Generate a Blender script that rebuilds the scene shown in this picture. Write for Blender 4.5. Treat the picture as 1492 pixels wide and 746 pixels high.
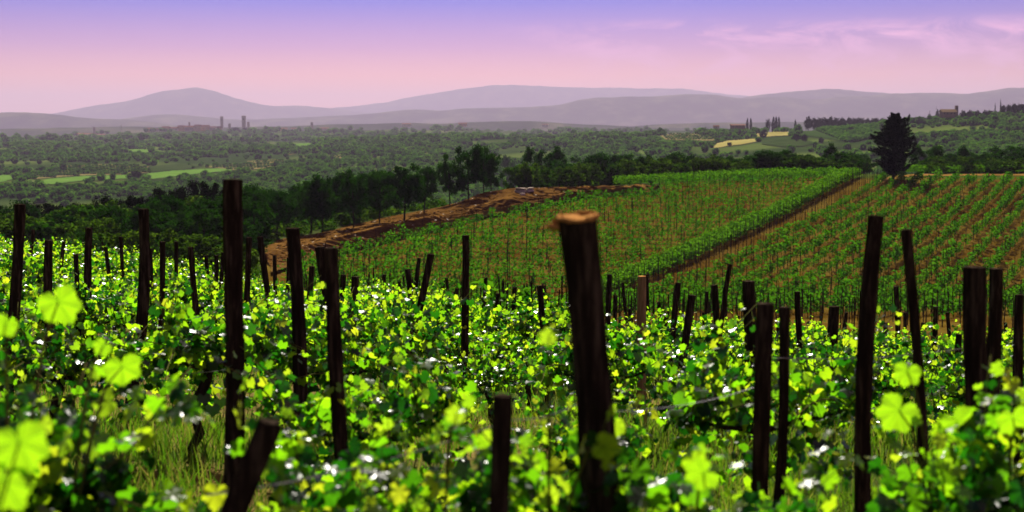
import bpy, math, random
import numpy as np

rng = np.random.default_rng(11)
random.seed(11)
R = math.radians
sc = bpy.context.scene
for o in list(bpy.data.objects):
    bpy.data.objects.remove(o)
COL = sc.collection

# ------------------------------------------------------------------ camera
F = 2072.0                      # focal length in photo pixels (50 mm on 36 mm, 1492 px wide)
HORIZON = 185.0
PITCH = math.atan((373 - HORIZON) / F)
cam_d = bpy.data.cameras.new('camera')
cam_d.lens = 50
cam_d.sensor_width = 36
cam_d.clip_start = 0.05
cam_d.clip_end = 60000
cam_d.dof.use_dof = True
cam_d.dof.focus_distance = 22
cam_d.dof.aperture_fstop = 2.9
cam = bpy.data.objects.new('camera', cam_d)
cam.rotation_euler = (math.pi / 2 - PITCH, 0, 0)
COL.objects.link(cam)
sc.camera = cam

# ------------------------------------------------------------------ sky
SUN_EL, SUN_AZ = R(39), R(-3)     # ahead of the camera, a little left
world = bpy.data.worlds.new('World')
sc.world = world
world.use_nodes = True
wt = world.node_tree
W = wt.nodes.new
L = wt.links.new
bg = wt.nodes['Background']
bg.inputs[1].default_value = 0.050
SKY_GAIN = 0.93
sky = W('ShaderNodeTexSky')
sky.sky_type = 'NISHITA'
sky.sun_disc = False
sky.sun_elevation = SUN_EL
sky.sun_rotation = SUN_AZ
tc = W('ShaderNodeTexCoord')
sep = W('ShaderNodeSeparateXYZ')
L(tc.outputs['Generated'], sep.inputs[0])
mr = W('ShaderNodeMapRange')
mr.inputs['From Min'].default_value = 0.0
mr.inputs['From Max'].default_value = 0.5
L(sep.outputs['Z'], mr.inputs['Value'])
ramp = W('ShaderNodeValToRGB')
L(mr.outputs[0], ramp.inputs[0])
SKY_STOPS = [(0.0, (1.25, 0.72, 0.70)), (0.07, (1.05, 0.50, 0.62)), (0.11, (0.62, 0.31, 0.80)),
             (0.174, (0.14, 0.165, 0.93)), (0.24, (0.09, 0.12, 0.62)), (0.6, (0.06, 0.07, 0.28)), (1.0, (0.04, 0.05, 0.14))]
els = ramp.color_ramp.elements
while len(els) < len(SKY_STOPS):
    els.new(0.5)
for e, (p, c) in zip(els, SKY_STOPS):
    e.position = p
    e.color = (*[q * SKY_GAIN for q in c], 1)
mul = W('ShaderNodeMixRGB')
mul.blend_type = 'MULTIPLY'
mul.inputs[0].default_value = 1
L(sky.outputs[0], mul.inputs[1])
L(ramp.outputs[0], mul.inputs[2])
# thin cloud puffs low over the right half of the horizon
mp = W('ShaderNodeMapping')
mp.inputs['Scale'].default_value = (21, 21, 62)
L(tc.outputs['Generated'], mp.inputs[0])
cn = W('ShaderNodeTexNoise')
cn.inputs['Scale'].default_value = 1.0
cn.inputs['Detail'].default_value = 7
cn.inputs['Roughness'].default_value = 0.62
cn.inputs['Distortion'].default_value = 0.6
L(mp.outputs[0], cn.inputs['Vector'])
cr = W('ShaderNodeMapRange')
cr.inputs['From Min'].default_value = 0.44
cr.inputs['From Max'].default_value = 0.62
L(cn.outputs['Fac'], cr.inputs['Value'])
ce = W('ShaderNodeValToRGB')           # band of elevation that holds cloud
L(mr.outputs[0], ce.inputs[0])
for e, (p, c) in zip([ce.color_ramp.elements[0], ce.color_ramp.elements[1], ce.color_ramp.elements.new(.15), ce.color_ramp.elements.new(.19)],
                     [(0.052, 0), (0.085, .8), (0.128, 1), (0.150, 0)]):
    e.position = p
    e.color = (c, c, c, 1)
ca = W('ShaderNodeMapRange')           # from straight ahead to the right
ca.inputs['From Min'].default_value = -0.02
ca.inputs['From Max'].default_value = 0.10
L(sep.outputs['X'], ca.inputs['Value'])
m1 = W('ShaderNodeMath'); m1.operation = 'MULTIPLY'
L(cr.outputs[0], m1.inputs[0]); L(ce.outputs[0], m1.inputs[1])
m2 = W('ShaderNodeMath'); m2.operation = 'MULTIPLY'
L(m1.outputs[0], m2.inputs[0]); L(ca.outputs[0], m2.inputs[1])
m3 = W('ShaderNodeMath'); m3.operation = 'MULTIPLY'; m3.inputs[1].default_value = 0.95
L(m2.outputs[0], m3.inputs[0])
cl = W('ShaderNodeMixRGB')
cl.inputs[2].default_value = (11.5, 5.6, 9.0, 1)
L(m3.outputs[0], cl.inputs[0])
L(mul.outputs[0], cl.inputs[1])
L(cl.outputs[0], bg.inputs[0])

# ------------------------------------------------------------------ sun
sd = bpy.data.lights.new('sun', 'SUN')
sd.energy = 5.0
sd.angle = R(0.5)
sd.color = (1.0, 0.94, 0.83)
sun = bpy.data.objects.new('sun', sd)
COL.objects.link(sun)
# light travels along local -Z ; it comes from azimuth SUN_AZ (left of +Y) at SUN_EL
sun.rotation_euler = (math.pi / 2 - SUN_EL, 0, math.pi - SUN_AZ)
sun.location = (0, 0, 50)

# ------------------------------------------------------------------ exposure / render
vs = sc.view_settings
vs.view_transform = 'Standard'
vs.look = 'None'
vs.gamma = 1
vs.exposure = 0.9
HAZE_DENSITY = 1 / 13500.0
HAZE_COLOR = (0.67, 0.575, 0.79, 1)
HAZE_G = 0.14
cy = sc.cycles
cy.use_denoising = True
cy.denoiser = 'OPENIMAGEDENOISE'
cy.max_bounces = 6
cy.diffuse_bounces = 1
cy.glossy_bounces = 2
cy.transmission_bounces = 1
cy.volume_bounces = 0
cy.transparent_max_bounces = 4
cy.caustics_reflective = False
cy.caustics_refractive = False
cy.sample_clamp_indirect = 4
cy.sample_clamp_direct = 12
cy.use_adaptive_sampling = True
cy.adaptive_threshold = 0.01


# ================================================================== helpers
def px(x, y):
    """photo pixel -> (X/Y, Z/Y) of the ray from the camera at the origin"""
    a = np.asarray(x, float) - 746
    b = -(np.asarray(y, float) - 373)
    cp, sp = math.cos(PITCH), math.sin(PITCH)
    dY = F * cp + b * sp
    dZ = -F * sp + b * cp
    return a / dY, dZ / dY


def topx(X, Y, Z):
    cp, sp = math.cos(PITCH), math.sin(PITCH)
    d = Y * cp - Z * sp
    u = Y * sp + Z * cp
    return 746 + F * X / d, 373 - F * u / d


def _hash(i, j):
    n = (i.astype(np.int64) * 374761393 + j.astype(np.int64) * 668265263) & 0x7fffffff
    n = ((n ^ (n >> 13)) * 1274126177) & 0x7fffffff
    return ((n ^ (n >> 16)) & 0xffff) / 65535.0


def vnoise(x, y):
    x = np.asarray(x, float); y = np.asarray(y, float)
    i = np.floor(x); j = np.floor(y)
    fx = x - i; fy = y - j
    fx = fx * fx * (3 - 2 * fx); fy = fy * fy * (3 - 2 * fy)
    a = _hash(i, j); b = _hash(i + 1, j); c = _hash(i, j + 1); d = _hash(i + 1, j + 1)
    return (a * (1 - fx) + b * fx) * (1 - fy) + (c * (1 - fx) + d * fx) * fy


def fbm(x, y, o=4):
    s = 0; a = .5
    for k in range(o):
        s = s + a * vnoise(np.asarray(x) * 2 ** k + 17.3 * k, np.asarray(y) * 2 ** k - 9.1 * k)
        a *= .5
    return s / (1 - .5 ** o)


def mesh_obj(name, V, faces, mats, parent=None, link=True, midx=None, smooth=False):
    me = bpy.data.meshes.new(name)
    V = np.asarray(V, float)
    if isinstance(faces, np.ndarray):
        nf, k = faces.shape
        me.vertices.add(len(V)); me.vertices.foreach_set('co', V.ravel())
        me.loops.add(nf * k); me.loops.foreach_set('vertex_index', faces.ravel().astype(np.int32))
        me.polygons.add(nf); me.polygons.foreach_set('loop_start', np.arange(0, nf * k, k, dtype=np.int32))
        me.polygons.foreach_set('loop_total', np.full(nf, k, dtype=np.int32))
    else:
        me.from_pydata([tuple(v) for v in V], [], faces)
    if not isinstance(mats, (list, tuple)):
        mats = [mats]
    for m in mats:
        me.materials.append(m)
    if midx is not None:
        me.polygons.foreach_set('material_index', np.asarray(midx, dtype=np.int32))
    if smooth:
        me.polygons.foreach_set('use_smooth', np.ones(len(me.polygons), dtype=bool))
    me.update(calc_edges=True)
    me.validate()
    o = bpy.data.objects.new(name, me)
    if link:
        COL.objects.link(o)
    if parent is not None:
        o.parent = parent
    return o


def inst(src, parent=None, name=None):
    """a copy of one object that shares its mesh"""
    c = src.copy()
    COL.objects.link(c)
    c.parent = parent
    if name:
        c.name = name
    return c


def empty(name, loc, rz=0.0, scale=(1, 1, 1)):
    o = bpy.data.objects.new(name, None)
    o.empty_display_size = 0.2
    COL.objects.link(o)
    o.location = loc
    o.rotation_euler = (0, 0, rz)
    o.scale = scale
    return o


def tag(o, label=None, cat=None, group=None, kind=None):
    if label: o['label'] = label
    if cat: o['category'] = cat
    if group: o['group'] = group
    if kind: o['kind'] = kind
    return o


class MB:
    """collects tubes, boxes and loose faces for one mesh"""
    def __init__(self):
        self.v = []; self.f = []; self.m = []

    def add(self, V, Fc, mi=0):
        b = len(self.v)
        self.v += [tuple(p) for p in V]
        self.f += [tuple(i + b for i in f) for f in Fc]
        self.m += [mi] * len(Fc)

    def tube(self, P, rad, n=8, mi=0, cap=True, rough=0.0, capmi=None):
        P = [np.array(p, float) for p in P]
        V = []; prev = None
        for i, p in enumerate(P):
            t = P[min(i + 1, len(P) - 1)] - P[max(i - 1, 0)]
            t /= np.linalg.norm(t) + 1e-9
            u = np.cross(t, (0, 1, 0.01)) if abs(t[1]) < .9 else np.cross(t, (1, 0, 0))
            u /= np.linalg.norm(u) + 1e-9
            if prev is not None:
                u = prev - t * np.dot(prev, t); u /= np.linalg.norm(u) + 1e-9
            prev = u
            w = np.cross(t, u)
            for k in range(n):
                a = 2 * math.pi * k / n
                r = rad[i] * (1 + rough * random.uniform(-1, 1))
                V.append(p + r * (math.cos(a) * u + math.sin(a) * w))
        Fc = []
        for i in range(len(P) - 1):
            for k in range(n):
                Fc.append((i * n + k, i * n + (k + 1) % n, (i + 1) * n + (k + 1) % n, (i + 1) * n + k))
        self.add(V, Fc, mi)
        if cap:
            b = len(self.v) - len(V)
            self.f.append(tuple(b + (len(P) - 1) * n + k for k in range(n))); self.m.append(mi if capmi is None else capmi)
            self.f.append(tuple(b + k for k in range(n))[::-1]); self.m.append(mi)

    def box(self, c, s, mi=0, rz=0):
        x, y, z = s[0] / 2, s[1] / 2, s[2] / 2
        ca, sa = math.cos(rz), math.sin(rz)
        V = []
        for dz in (-z, z):
            for dx, dy in ((-x, -y), (x, -y), (x, y), (-x, y)):
                V.append((c[0] + dx * ca - dy * sa, c[1] + dx * sa + dy * ca, c[2] + dz))
        self.add(V, [(3, 2, 1, 0), (4, 5, 6, 7), (0, 1, 5, 4), (1, 2, 6, 5), (2, 3, 7, 6), (3, 0, 4, 7)], mi)

    def build(self, name, mats, parent=None, link=True, smooth=False):
        return mesh_obj(name, self.v, self.f, mats, parent, link, self.m, smooth)


# ------------------------------------------------------------------ materials
def mat(name):
    m = bpy.data.materials.new(name)
    m.use_nodes = True
    return m, m.node_tree, m.node_tree.nodes['Principled BSDF'], m.node_tree.nodes['Material Output']


def ramp_node(nt, stops):
    r = nt.nodes.new('ShaderNodeValToRGB')
    e = r.color_ramp.elements
    while len(e) < len(stops):
        e.new(.5)
    for q, (p, c) in zip(e, stops):
        q.position = p
        q.color = (*c, 1)
    return r


def noise_mat(name, stops, scale=4.0, rough=.9, detail=5, bump=.0, bscale=None, coord='Object', vscale=(1, 1, 1), spec=.0):
    m, nt, p, out = mat(name)
    tc = nt.nodes.new('ShaderNodeTexCoord')
    mp = nt.nodes.new('ShaderNodeMapping')
    mp.inputs['Scale'].default_value = vscale
    nt.links.new(tc.outputs[coord], mp.inputs[0])
    n = nt.nodes.new('ShaderNodeTexNoise')
    n.inputs['Scale'].default_value = scale
    n.inputs['Detail'].default_value = detail
    n.inputs['Roughness'].default_value = .65
    nt.links.new(mp.outputs[0], n.inputs['Vector'])
    r = ramp_node(nt, stops)
    nt.links.new(n.outputs['Fac'], r.inputs[0])
    nt.links.new(r.outputs[0], p.inputs['Base Color'])
    p.inputs['Roughness'].default_value = rough
    p.inputs['Specular IOR Level'].default_value = spec
    if bump:
        b = nt.nodes.new('ShaderNodeBump')
        b.inputs['Strength'].default_value = bump
        b.inputs['Distance'].default_value = .02
        nt.links.new(n.outputs['Fac'], b.inputs['Height'])
        nt.links.new(b.outputs[0], p.inputs['Normal'])
    return m


def leaf_mat(name, refl, trans, tw=.5, rough=.38, spec=.5, rand='island'):
    """refl / trans: colour stops over a per-leaf random number"""
    m, nt, p, out = mat(name)
    if rand == 'island':
        g = nt.nodes.new('ShaderNodeNewGeometry'); src = g.outputs['Random Per Island']
    else:
        g = nt.nodes.new('ShaderNodeNewGeometry')
        oi = nt.nodes.new('ShaderNodeObjectInfo')
        ad = nt.nodes.new('ShaderNodeMath'); ad.operation = 'MULTIPLY_ADD'
        ad.inputs[1].default_value = .45
        nt.links.new(g.outputs['Random Per Island'], ad.inputs[0])
        sc_ = nt.nodes.new('ShaderNodeMath'); sc_.operation = 'MULTIPLY'; sc_.inputs[1].default_value = .55
        nt.links.new(oi.outputs['Random'], sc_.inputs[0])
        nt.links.new(sc_.outputs[0], ad.inputs[2])
        src = ad.outputs[0]
    r1 = ramp_node(nt, refl); r2 = ramp_node(nt, trans)
    nt.links.new(src, r1.inputs[0]); nt.links.new(src, r2.inputs[0])
    nt.links.new(r1.outputs[0], p.inputs['Base Color'])
    p.inputs['Roughness'].default_value = rough
    p.inputs['Specular IOR Level'].default_value = spec
    t = nt.nodes.new('ShaderNodeBsdfTranslucent')
    nt.links.new(r2.outputs[0], t.inputs['Color'])
    mx = nt.nodes.new('ShaderNodeMixShader')
    mx.inputs[0].default_value = tw
    nt.links.new(p.outputs[0], mx.inputs[1]); nt.links.new(t.outputs[0], mx.inputs[2])
    nt.links.new(mx.outputs[0], out.inputs[0])
    return m


M = {}
M['vine_leaf'] = leaf_mat('vine_leaf', [(0, (.008, .028, .003)), (.6, (.016, .045, .004)), (1, (.035, .075, .008))],
                          [(0, (.004, .05, .002)), (.36, (.02, .17, .003)), (.60, (.24, .66, .005)), (.88, (.48, .86, .008)), (1, (.68, .80, .02))], .57, .29, .75)  # low stops darken many leaves at random, deepening the canopy's shade by colour
M['tip_leaf'] = leaf_mat('tip_leaf', [(0, (.04, .08, .008)), (1, (.08, .11, .014))],
                         [(0, (.32, .74, .008)), (1, (.58, .80, .02))], .55, .42, .5)
M['big_leaf'] = leaf_mat('big_leaf', [(0, (.02, .05, .005)), (1, (.04, .08, .008))],
                         [(0, (.30, .72, .006)), (1, (.50, .85, .012))], .6, .4, .4)
nt_b = M['big_leaf'].node_tree          # paler veins that fan out from the stalk
_n = nt_b.nodes.new; _l = nt_b.links.new
_tc = _n('ShaderNodeTexCoord'); _sx = _n('ShaderNodeSeparateXYZ'); _l(_tc.outputs['Object'], _sx.inputs[0])


def _math(op, a, b=None):
    q = _n('ShaderNodeMath'); q.operation = op
    for k_, v_ in enumerate((a, b)):
        if v_ is None: continue
        if isinstance(v_, (int, float)): q.inputs[k_].default_value = v_
        else: _l(v_, q.inputs[k_])
    return q.outputs[0]


_ang = _math('ARCTAN2', _sx.outputs['X'], _sx.outputs['Y'])
_len = _n('ShaderNodeVectorMath'); _len.operation = 'LENGTH'; _l(_tc.outputs['Object'], _len.inputs[0])
_fr = _math('ABSOLUTE', _math('SUBTRACT', _math('FRACT', _math('ADD', _math('DIVIDE', _ang, .87), .5)), .5))
_d = _math('MULTIPLY', _math('MULTIPLY', _fr, .87), _len.outputs['Value'])
_v1 = _math('LESS_THAN', _d, .0016)
_sec = _math('ABSOLUTE', _math('SUBTRACT', _math('FRACT', _math('ADD', _math('MULTIPLY', _len.outputs['Value'], 75.0), _math('MULTIPLY', _fr, -3.0))), .5))
_v2 = _math('MULTIPLY', _math('LESS_THAN', _sec, .07), .6)
_vm = _math('MAXIMUM', _v1, _v2)
_nz = _n('ShaderNodeTexNoise'); _nz.inputs['Scale'].default_value = 60; _l(_tc.outputs['Object'], _nz.inputs['Vector'])
_fac = _math('ADD', _math('MULTIPLY', _vm, .42), _math('MULTIPLY', _nz.outputs['Fac'], .3))
_tr = [q for q in nt_b.nodes if q.type == 'BSDF_TRANSLUCENT'][0]
_src = _tr.inputs['Color'].links[0].from_socket
_mx = _n('ShaderNodeMixRGB'); _mx.inputs[2].default_value = (.06, .26, .004, 1)
_l(_fac, _mx.inputs[0]); _l(_src, _mx.inputs[1]); _l(_mx.outputs[0], _tr.inputs['Color'])
M['young_leaf'] = leaf_mat('young_leaf', [(0, (.010, .042, .004)), (1, (.025, .075, .006))],
                           [(0, (.03, .18, .004)), (1, (.12, .34, .006))], .42, .65, .0, rand='both')
M['hedge_leaf'] = leaf_mat('hedge_leaf', [(0, (.016, .06, .005)), (1, (.035, .09, .008))],
                           [(0, (.05, .21, .005)), (1, (.15, .35, .009))], .42, .65, .0, rand='both')
M['tree_leaf'] = leaf_mat('tree_leaf', [(0, (.007, .028, .003)), (1, (.018, .052, .005))],
                          [(0, (.008, .05, .002)), (1, (.035, .12, .004))], .30, .6, .0, rand='both')
M['bush_leaf'] = leaf_mat('bush_leaf', [(0, (.008, .030, .003)), (1, (.028, .065, .006))],
                          [(0, (.015, .09, .003)), (1, (.12, .22, .008))], .34, .6, .0, rand='both')
M['pine_leaf'] = leaf_mat('pine_leaf', [(0, (.003, .007, .002)), (1, (.007, .014, .004))],
                          [(0, (.002, .006, .001)), (1, (.006, .016, .003))], .12, .8, .0, rand='both')
M['far_leaf'] = leaf_mat('far_leaf', [(0, (.012, .045, .006)), (.5, (.040, .125, .012)), (.8, (.085, .19, .02)), (1, (.17, .23, .04))],
                         [(0, (.03, .16, .006)), (1, (.18, .42, .02))], .32, .7, .0, rand='both')
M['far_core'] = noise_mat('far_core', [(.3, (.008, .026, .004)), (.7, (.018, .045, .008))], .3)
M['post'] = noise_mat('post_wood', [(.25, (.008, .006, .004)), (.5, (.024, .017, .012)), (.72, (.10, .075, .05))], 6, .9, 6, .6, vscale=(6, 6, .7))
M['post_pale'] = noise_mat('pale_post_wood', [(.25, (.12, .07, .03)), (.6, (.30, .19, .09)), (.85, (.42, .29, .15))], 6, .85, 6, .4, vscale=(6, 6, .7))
M['cut'] = noise_mat('cut_wood', [(.3, (.30, .13, .035)), (.7, (.62, .32, .10))], 30, .8)
M['bark'] = noise_mat('vine_bark', [(.3, (.012, .008, .006)), (.7, (.06, .042, .028))], 9, .95, 6, .8, vscale=(4, 4, 1))
M['cane'] = noise_mat('green_cane', [(.3, (.06, .10, .02)), (.7, (.14, .12, .04))], 8, .6)
M['trunk'] = noise_mat('tree_bark', [(.3, (.012, .010, .008)), (.7, (.045, .035, .026))], 3, .95, 5, .5)
M['wire'] = noise_mat('galvanised_wire', [(.3, (.20, .20, .20)), (.7, (.42, .42, .40))], 20, .45)
for q in ('wire',):
    M[q].node_tree.nodes['Principled BSDF'].inputs['Metallic'].default_value = .6
M['stone'] = noise_mat('pale_limestone', [(.3, (.34, .28, .19)), (.7, (.62, .55, .42))], 2.5, .9, 6, .4)
M['grass'] = leaf_mat('grass_blade', [(0, (.03, .08, .006)), (.7, (.07, .12, .012)), (1, (.24, .20, .06))],
                      [(0, (.08, .26, .005)), (.7, (.20, .34, .012)), (1, (.36, .31, .06))], .4, .5, .3)
M['wall_tan'] = noise_mat('tan_render', [(.3, (.34, .22, .10)), (.7, (.50, .34, .17))], .6)
M['wall_brown'] = noise_mat('brown_stone_wall', [(.3, (.14, .09, .06)), (.7, (.24, .16, .11))], .6)
M['wall_white'] = noise_mat('white_render', [(.3, (.62, .58, .52)), (.7, (.78, .75, .70))], .6)
M['wall_grey'] = noise_mat('grey_stone_wall', [(.3, (.34, .29, .25)), (.7, (.46, .40, .34))], .4)
M['roof'] = noise_mat('terracotta_roof', [(.3, (.15, .075, .045)), (.7, (.24, .13, .08))], 1.2)
M['glass'] = noise_mat('dark_window', [(.3, (.02, .02, .025)), (.7, (.04, .04, .045))], 1, .3)
M['soil'] = noise_mat('dug_red_soil', [(.28, (.032, .015, .004)), (.5, (.092, .045, .011)), (.68, (.155, .084, .02)), (.82, (.25, .155, .045))],
                      1.1, .95, 8, .8, coord='Object')
M['path'] = noise_mat('sandy_path', [(.3, (.17, .095, .022)), (.7, (.26, .155, .04))], .8, .95, 6, .3)
M['hill'] = noise_mat('far_hillside', [(.35, (.010, .020, .008)), (.5, (.025, .042, .014)), (.64, (.085, .09, .035))], .005, .95, 8, coord='Object')
M['field_yellow'] = noise_mat('ripe_field', [(.3, (.22, .20, .05)), (.7, (.32, .28, .085))], .05, .95, 5)
M['field_green'] = noise_mat('green_field', [(.3, (.07, .16, .02)), (.7, (.11, .21, .03))], .03, .95, 5)
M['field_olive'] = noise_mat('olive_ground', [(.3, (.13, .12, .04)), (.7, (.20, .18, .055))], .04, .95, 5)
M['field_vine'] = noise_mat('vineyard_slope', [(.3, (.018, .045, .007)), (.7, (.034, .065, .012))], .03, .95, 5)
M['roof_tan'] = noise_mat('tan_tiled_roof', [(.3, (.17, .12, .06)), (.7, (.25, .18, .09))], 1.2)
M['field_dull'] = noise_mat('grassy_slope', [(.3, (.018, .040, .007)), (.7, (.036, .058, .012))], .03, .95, 5)


# ================================================================== terrain
def vy(x, lst):
    """(Y, photo row) pairs -> (Y, z)"""
    return [(Y, px(x, y)[1] * Y) for Y, y in lst]


NEAR = [(1.5, -1.8), (5, -2.0), (10, -2.35)]
HS = [(112, 432), (122, 402), (133, 371), (146, 340), (160, 311), (173, 286), (183, 268), (190, 255)]
COLS = [
    (0, NEAR + [(20, -3.0), (35, -3.9), (48, -4.6), (70, -8), (100, -11.5), (160, -13.5), (300, -30), (500, -45), (650, -46)]
        + vy(0, [(800, 284), (1000, 263), (1300, 241), (1700, 221), (2300, 207), (2650, 203)]) + [(2850, -34)]
        + vy(0, [(3300, 209), (3650, 206)]) + [(4300, -80)]),
    (180, NEAR + [(20, -3.2), (35, -4.2), (44, -5.0), (65, -7.6), (100, -10), (150, -13.0), (300, -30), (500, -45), (680, -44)]
        + vy(180, [(850, 276), (1000, 260), (1350, 236), (1800, 216), (2300, 207), (2600, 203)]) + [(2850, -34)]
        + vy(180, [(3300, 195), (3650, 190)]) + [(4300, -80)]),
    (373, NEAR + [(20, -3.4), (30, -4.3), (40, -5.3), (60, -8.0), (90, -10.2), (125, -11.1)] + vy(373, [(140, 347)]) + [(165, -12), (200, -15), (300, -30), (500, -45), (700, -42)]
        + vy(373, [(1000, 259), (1400, 236), (2000, 212), (2500, 203)]) + [(2800, -34)] + vy(373, [(3300, 192), (3700, 188)]) + [(4300, -80)]),
    (560, NEAR + [(20, -3.5), (30, -4.5), (45, -6.4), (70, -9.3), (95, -11.7)] + vy(560, [(112, 408), (122, 384), (133, 358), (146, 329), (153, 316)]) + [(175, -10.8), (210, -14), (300, -28), (500, -42), (800, -32)]
        + vy(560, [(1000, 247), (1400, 222), (1800, 205), (2000, 202)]) + [(2300, -40)] + vy(560, [(3000, 192), (3500, 188)]) + [(4200, -80)]),
    (746, NEAR + [(20, -3.6), (30, -4.9), (45, -6.6), (70, -9.6), (95, -12.2)] + vy(746, [(112, 428), (122, 398), (133, 367), (146, 336), (160, 304), (170, 286), (178, 279)])
        + [(195, -9), (235, -12), (300, -18), (500, -38), (700, -34)] + vy(746, [(900, 250), (1200, 224), (1600, 202), (1800, 198)]) + [(2150, -40)]
        + vy(746, [(3000, 193), (3400, 189)]) + [(4100, -80)]),
    (930, NEAR + [(20, -3.7), (30, -5.1), (45, -6.9), (70, -9.9), (95, -12.4)] + vy(930, [(112, 431), (122, 400), (133, 369), (146, 338), (160, 309), (172, 287), (181, 272), (189, 264)])
        + [(203, -8.2), (235, -10.5), (300, -18), (500, -37), (700, -32)] + vy(930, [(850, 246), (1100, 222), (1450, 200), (1650, 197)]) + [(1950, -40)]
        + vy(930, [(3000, 194), (3400, 189)]) + [(4100, -80)]),
    (1119, NEAR + [(20, -3.8), (30, -5.3), (45, -7.1), (70, -10), (95, -12.6)] + vy(1119, HS)
        + [(203, -6.5), (235, -9.5), (300, -18), (500, -36), (680, -25)] + vy(1119, [(800, 232), (1000, 212), (1150, 203), (1400, 190), (1500, 186)]) + [(1750, -40)]
        + vy(1119, [(3000, 192), (3400, 186)]) + [(4100, -80)]),
    (1250, NEAR + [(20, -3.9), (30, -5.4), (45, -7.2), (70, -10), (95, -12.6)] + vy(1250, HS)
        + [(203, -6.4), (235, -9), (300, -18), (500, -34), (680, -22)] + vy(1250, [(800, 226), (1000, 202), (1150, 184), (1250, 178)]) + [(1500, -30)]
        + [(3000, -60), (4100, -80)]),
    (1492, NEAR + [(20, -4), (30, -5.6), (45, -7.4), (70, -10), (95, -12.6)] + vy(1492, HS) + vy(1492, [(202, 251)])
        + [(232, -8), (300, -15), (500, -25)] + vy(1492, [(700, 230), (850, 206), (1000, 176), (1080, 165)]) + [(1250, 9), (1550, -20), (2500, -60), (4100, -80)]),
]
NY, NS = 560, 181
LY0, LY1 = math.log(1.5), math.log(14000)
YL = np.linspace(LY0, LY1, NY)
SL = np.linspace(-.45, .45, NS)


def _blur(A, sig, axis):
    k = np.arange(-int(3 * sig), int(3 * sig) + 1)
    w = np.exp(-k * k / (2 * sig * sig)); w /= w.sum()
    P = np.pad(A, [(len(k) // 2,) * 2 if a == axis else (0, 0) for a in (0, 1)], mode='edge')
    out = np.zeros_like(A)
    for i, wi in enumerate(w):
        out += wi * np.take(P, np.arange(A.shape[axis]) + i, axis=axis)
    return out


_cs = np.array([(c[0] - 746) / F / 0.9996 for c in COLS])
_cz = np.array([np.interp(YL, [math.log(p[0]) for p in c[1]], [p[1] for p in c[1]]) for c in COLS])   # cols x NY
HT = np.empty((NY, NS))
for i in range(NY):
    HT[i] = np.interp(SL, _cs, _cz[:, i])
HT = _blur(_blur(HT, 2.2, 0), 5.0, 1)


def h(X, Y):
    X = np.asarray(X, float); Y = np.asarray(Y, float)
    th = np.arctan2(X, Y)
    ath = np.abs(th)
    lim = math.atan(.45)
    s = np.where(ath <= lim, np.tan(np.clip(ath, 0, lim)), .45 * np.cos(np.clip((ath - lim) / (math.pi - lim), 0, 1) * math.pi / 2)) * np.sign(th)
    r = np.sqrt(X * X + Y * Y)
    Yp = np.clip(r / np.sqrt(1 + s * s), 1.6, 13500)
    fi = (np.log(Yp) - LY0) / (LY1 - LY0) * (NY - 1)
    fj = (s + .45) / .9 * (NS - 1)
    i = np.clip(np.floor(fi).astype(int), 0, NY - 2); j = np.clip(np.floor(fj).astype(int), 0, NS - 2)
    a = fi - i; b = fj - j
    z = (HT[i, j] * (1 - a) + HT[i + 1, j] * a) * (1 - b) + (HT[i, j + 1] * (1 - a) + HT[i + 1, j + 1] * a) * b
    z = z + .05 * (vnoise(X / 1.1, Y / 1.1) - .5) * np.clip((r - 2) / 4, 0, 1)
    far = np.clip((r - 500) / 700, 0, 1)
    z = z + far * (7 * (fbm(X / 120, Y / 120, 3) - .5))
    return z


def hit(x, y, Y0=5.0, Y1=4200.0, n=900):
    """first ground point seen through a photo pixel beyond the distance Y0"""
    x = np.atleast_1d(np.asarray(x, float)); y = np.atleast_1d(np.asarray(y, float))
    s, v = px(x, y)
    Ys = np.geomspace(Y0, Y1, n)
    out = np.full(len(x), np.nan)
    for k in range(n):
        t = np.isnan(out)
        if not t.any(): break
        g = h(s[t] * Ys[k], np.full(t.sum(), Ys[k])) >= v[t] * Ys[k]
        idx = np.where(t)[0][g]
        out[idx] = Ys[k]
    Y = out
    X = s * Y
    Z = np.full(len(x), np.nan)
    ok = ~np.isnan(Y)
    Z[ok] = h(X[ok], Y[ok])
    return X, Y, Z


def inpoly(x, y, poly):
    x = np.asarray(x, float); y = np.asarray(y, float)
    c = np.zeros(x.shape, bool)
    n = len(poly)
    for i in range(n):
        x0, y0 = poly[i]; x1, y1 = poly[(i + 1) % n]
        if y0 == y1: continue
        k = ((y0 > y) != (y1 > y)) & (x < (x1 - x0) * (y - y0) / (y1 - y0) + x0)
        c ^= k
    return c


DIRT = [(384, 378), (388, 362), (402, 351), (470, 340), (560, 318), (640, 303), (700, 285), (745, 279), (830, 280), (900, 279), (960, 278),
        (960, 281), (905, 286), (850, 291), (800, 300), (700, 322), (600, 347), (520, 366), (450, 388), (400, 396)]


def dirt_up(x):      # upper edge of the dug strip
    return np.interp(x, [384, 402, 470, 560, 640, 700, 745, 830, 960], [362, 351, 340, 318, 303, 285, 279, 280, 278])


def dirt_lo(x):
    return np.interp(x, [384, 400, 450, 520, 600, 700, 800, 850, 905, 960], [400, 397, 388, 366, 347, 322, 300, 291, 286, 281])


# divider between the two hillside blocks, in plan
D0 = np.array([10.5, 112.0]); D1 = np.array([48.5, 190.0])
DD = (D1 - D0) / np.linalg.norm(D1 - D0)
DN = np.array([DD[1], -DD[0]])       # to the right of the divider


def divd(X, Y):
    return (X - D0[0]) * DN[0] + (Y - D0[1]) * DN[1]


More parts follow.
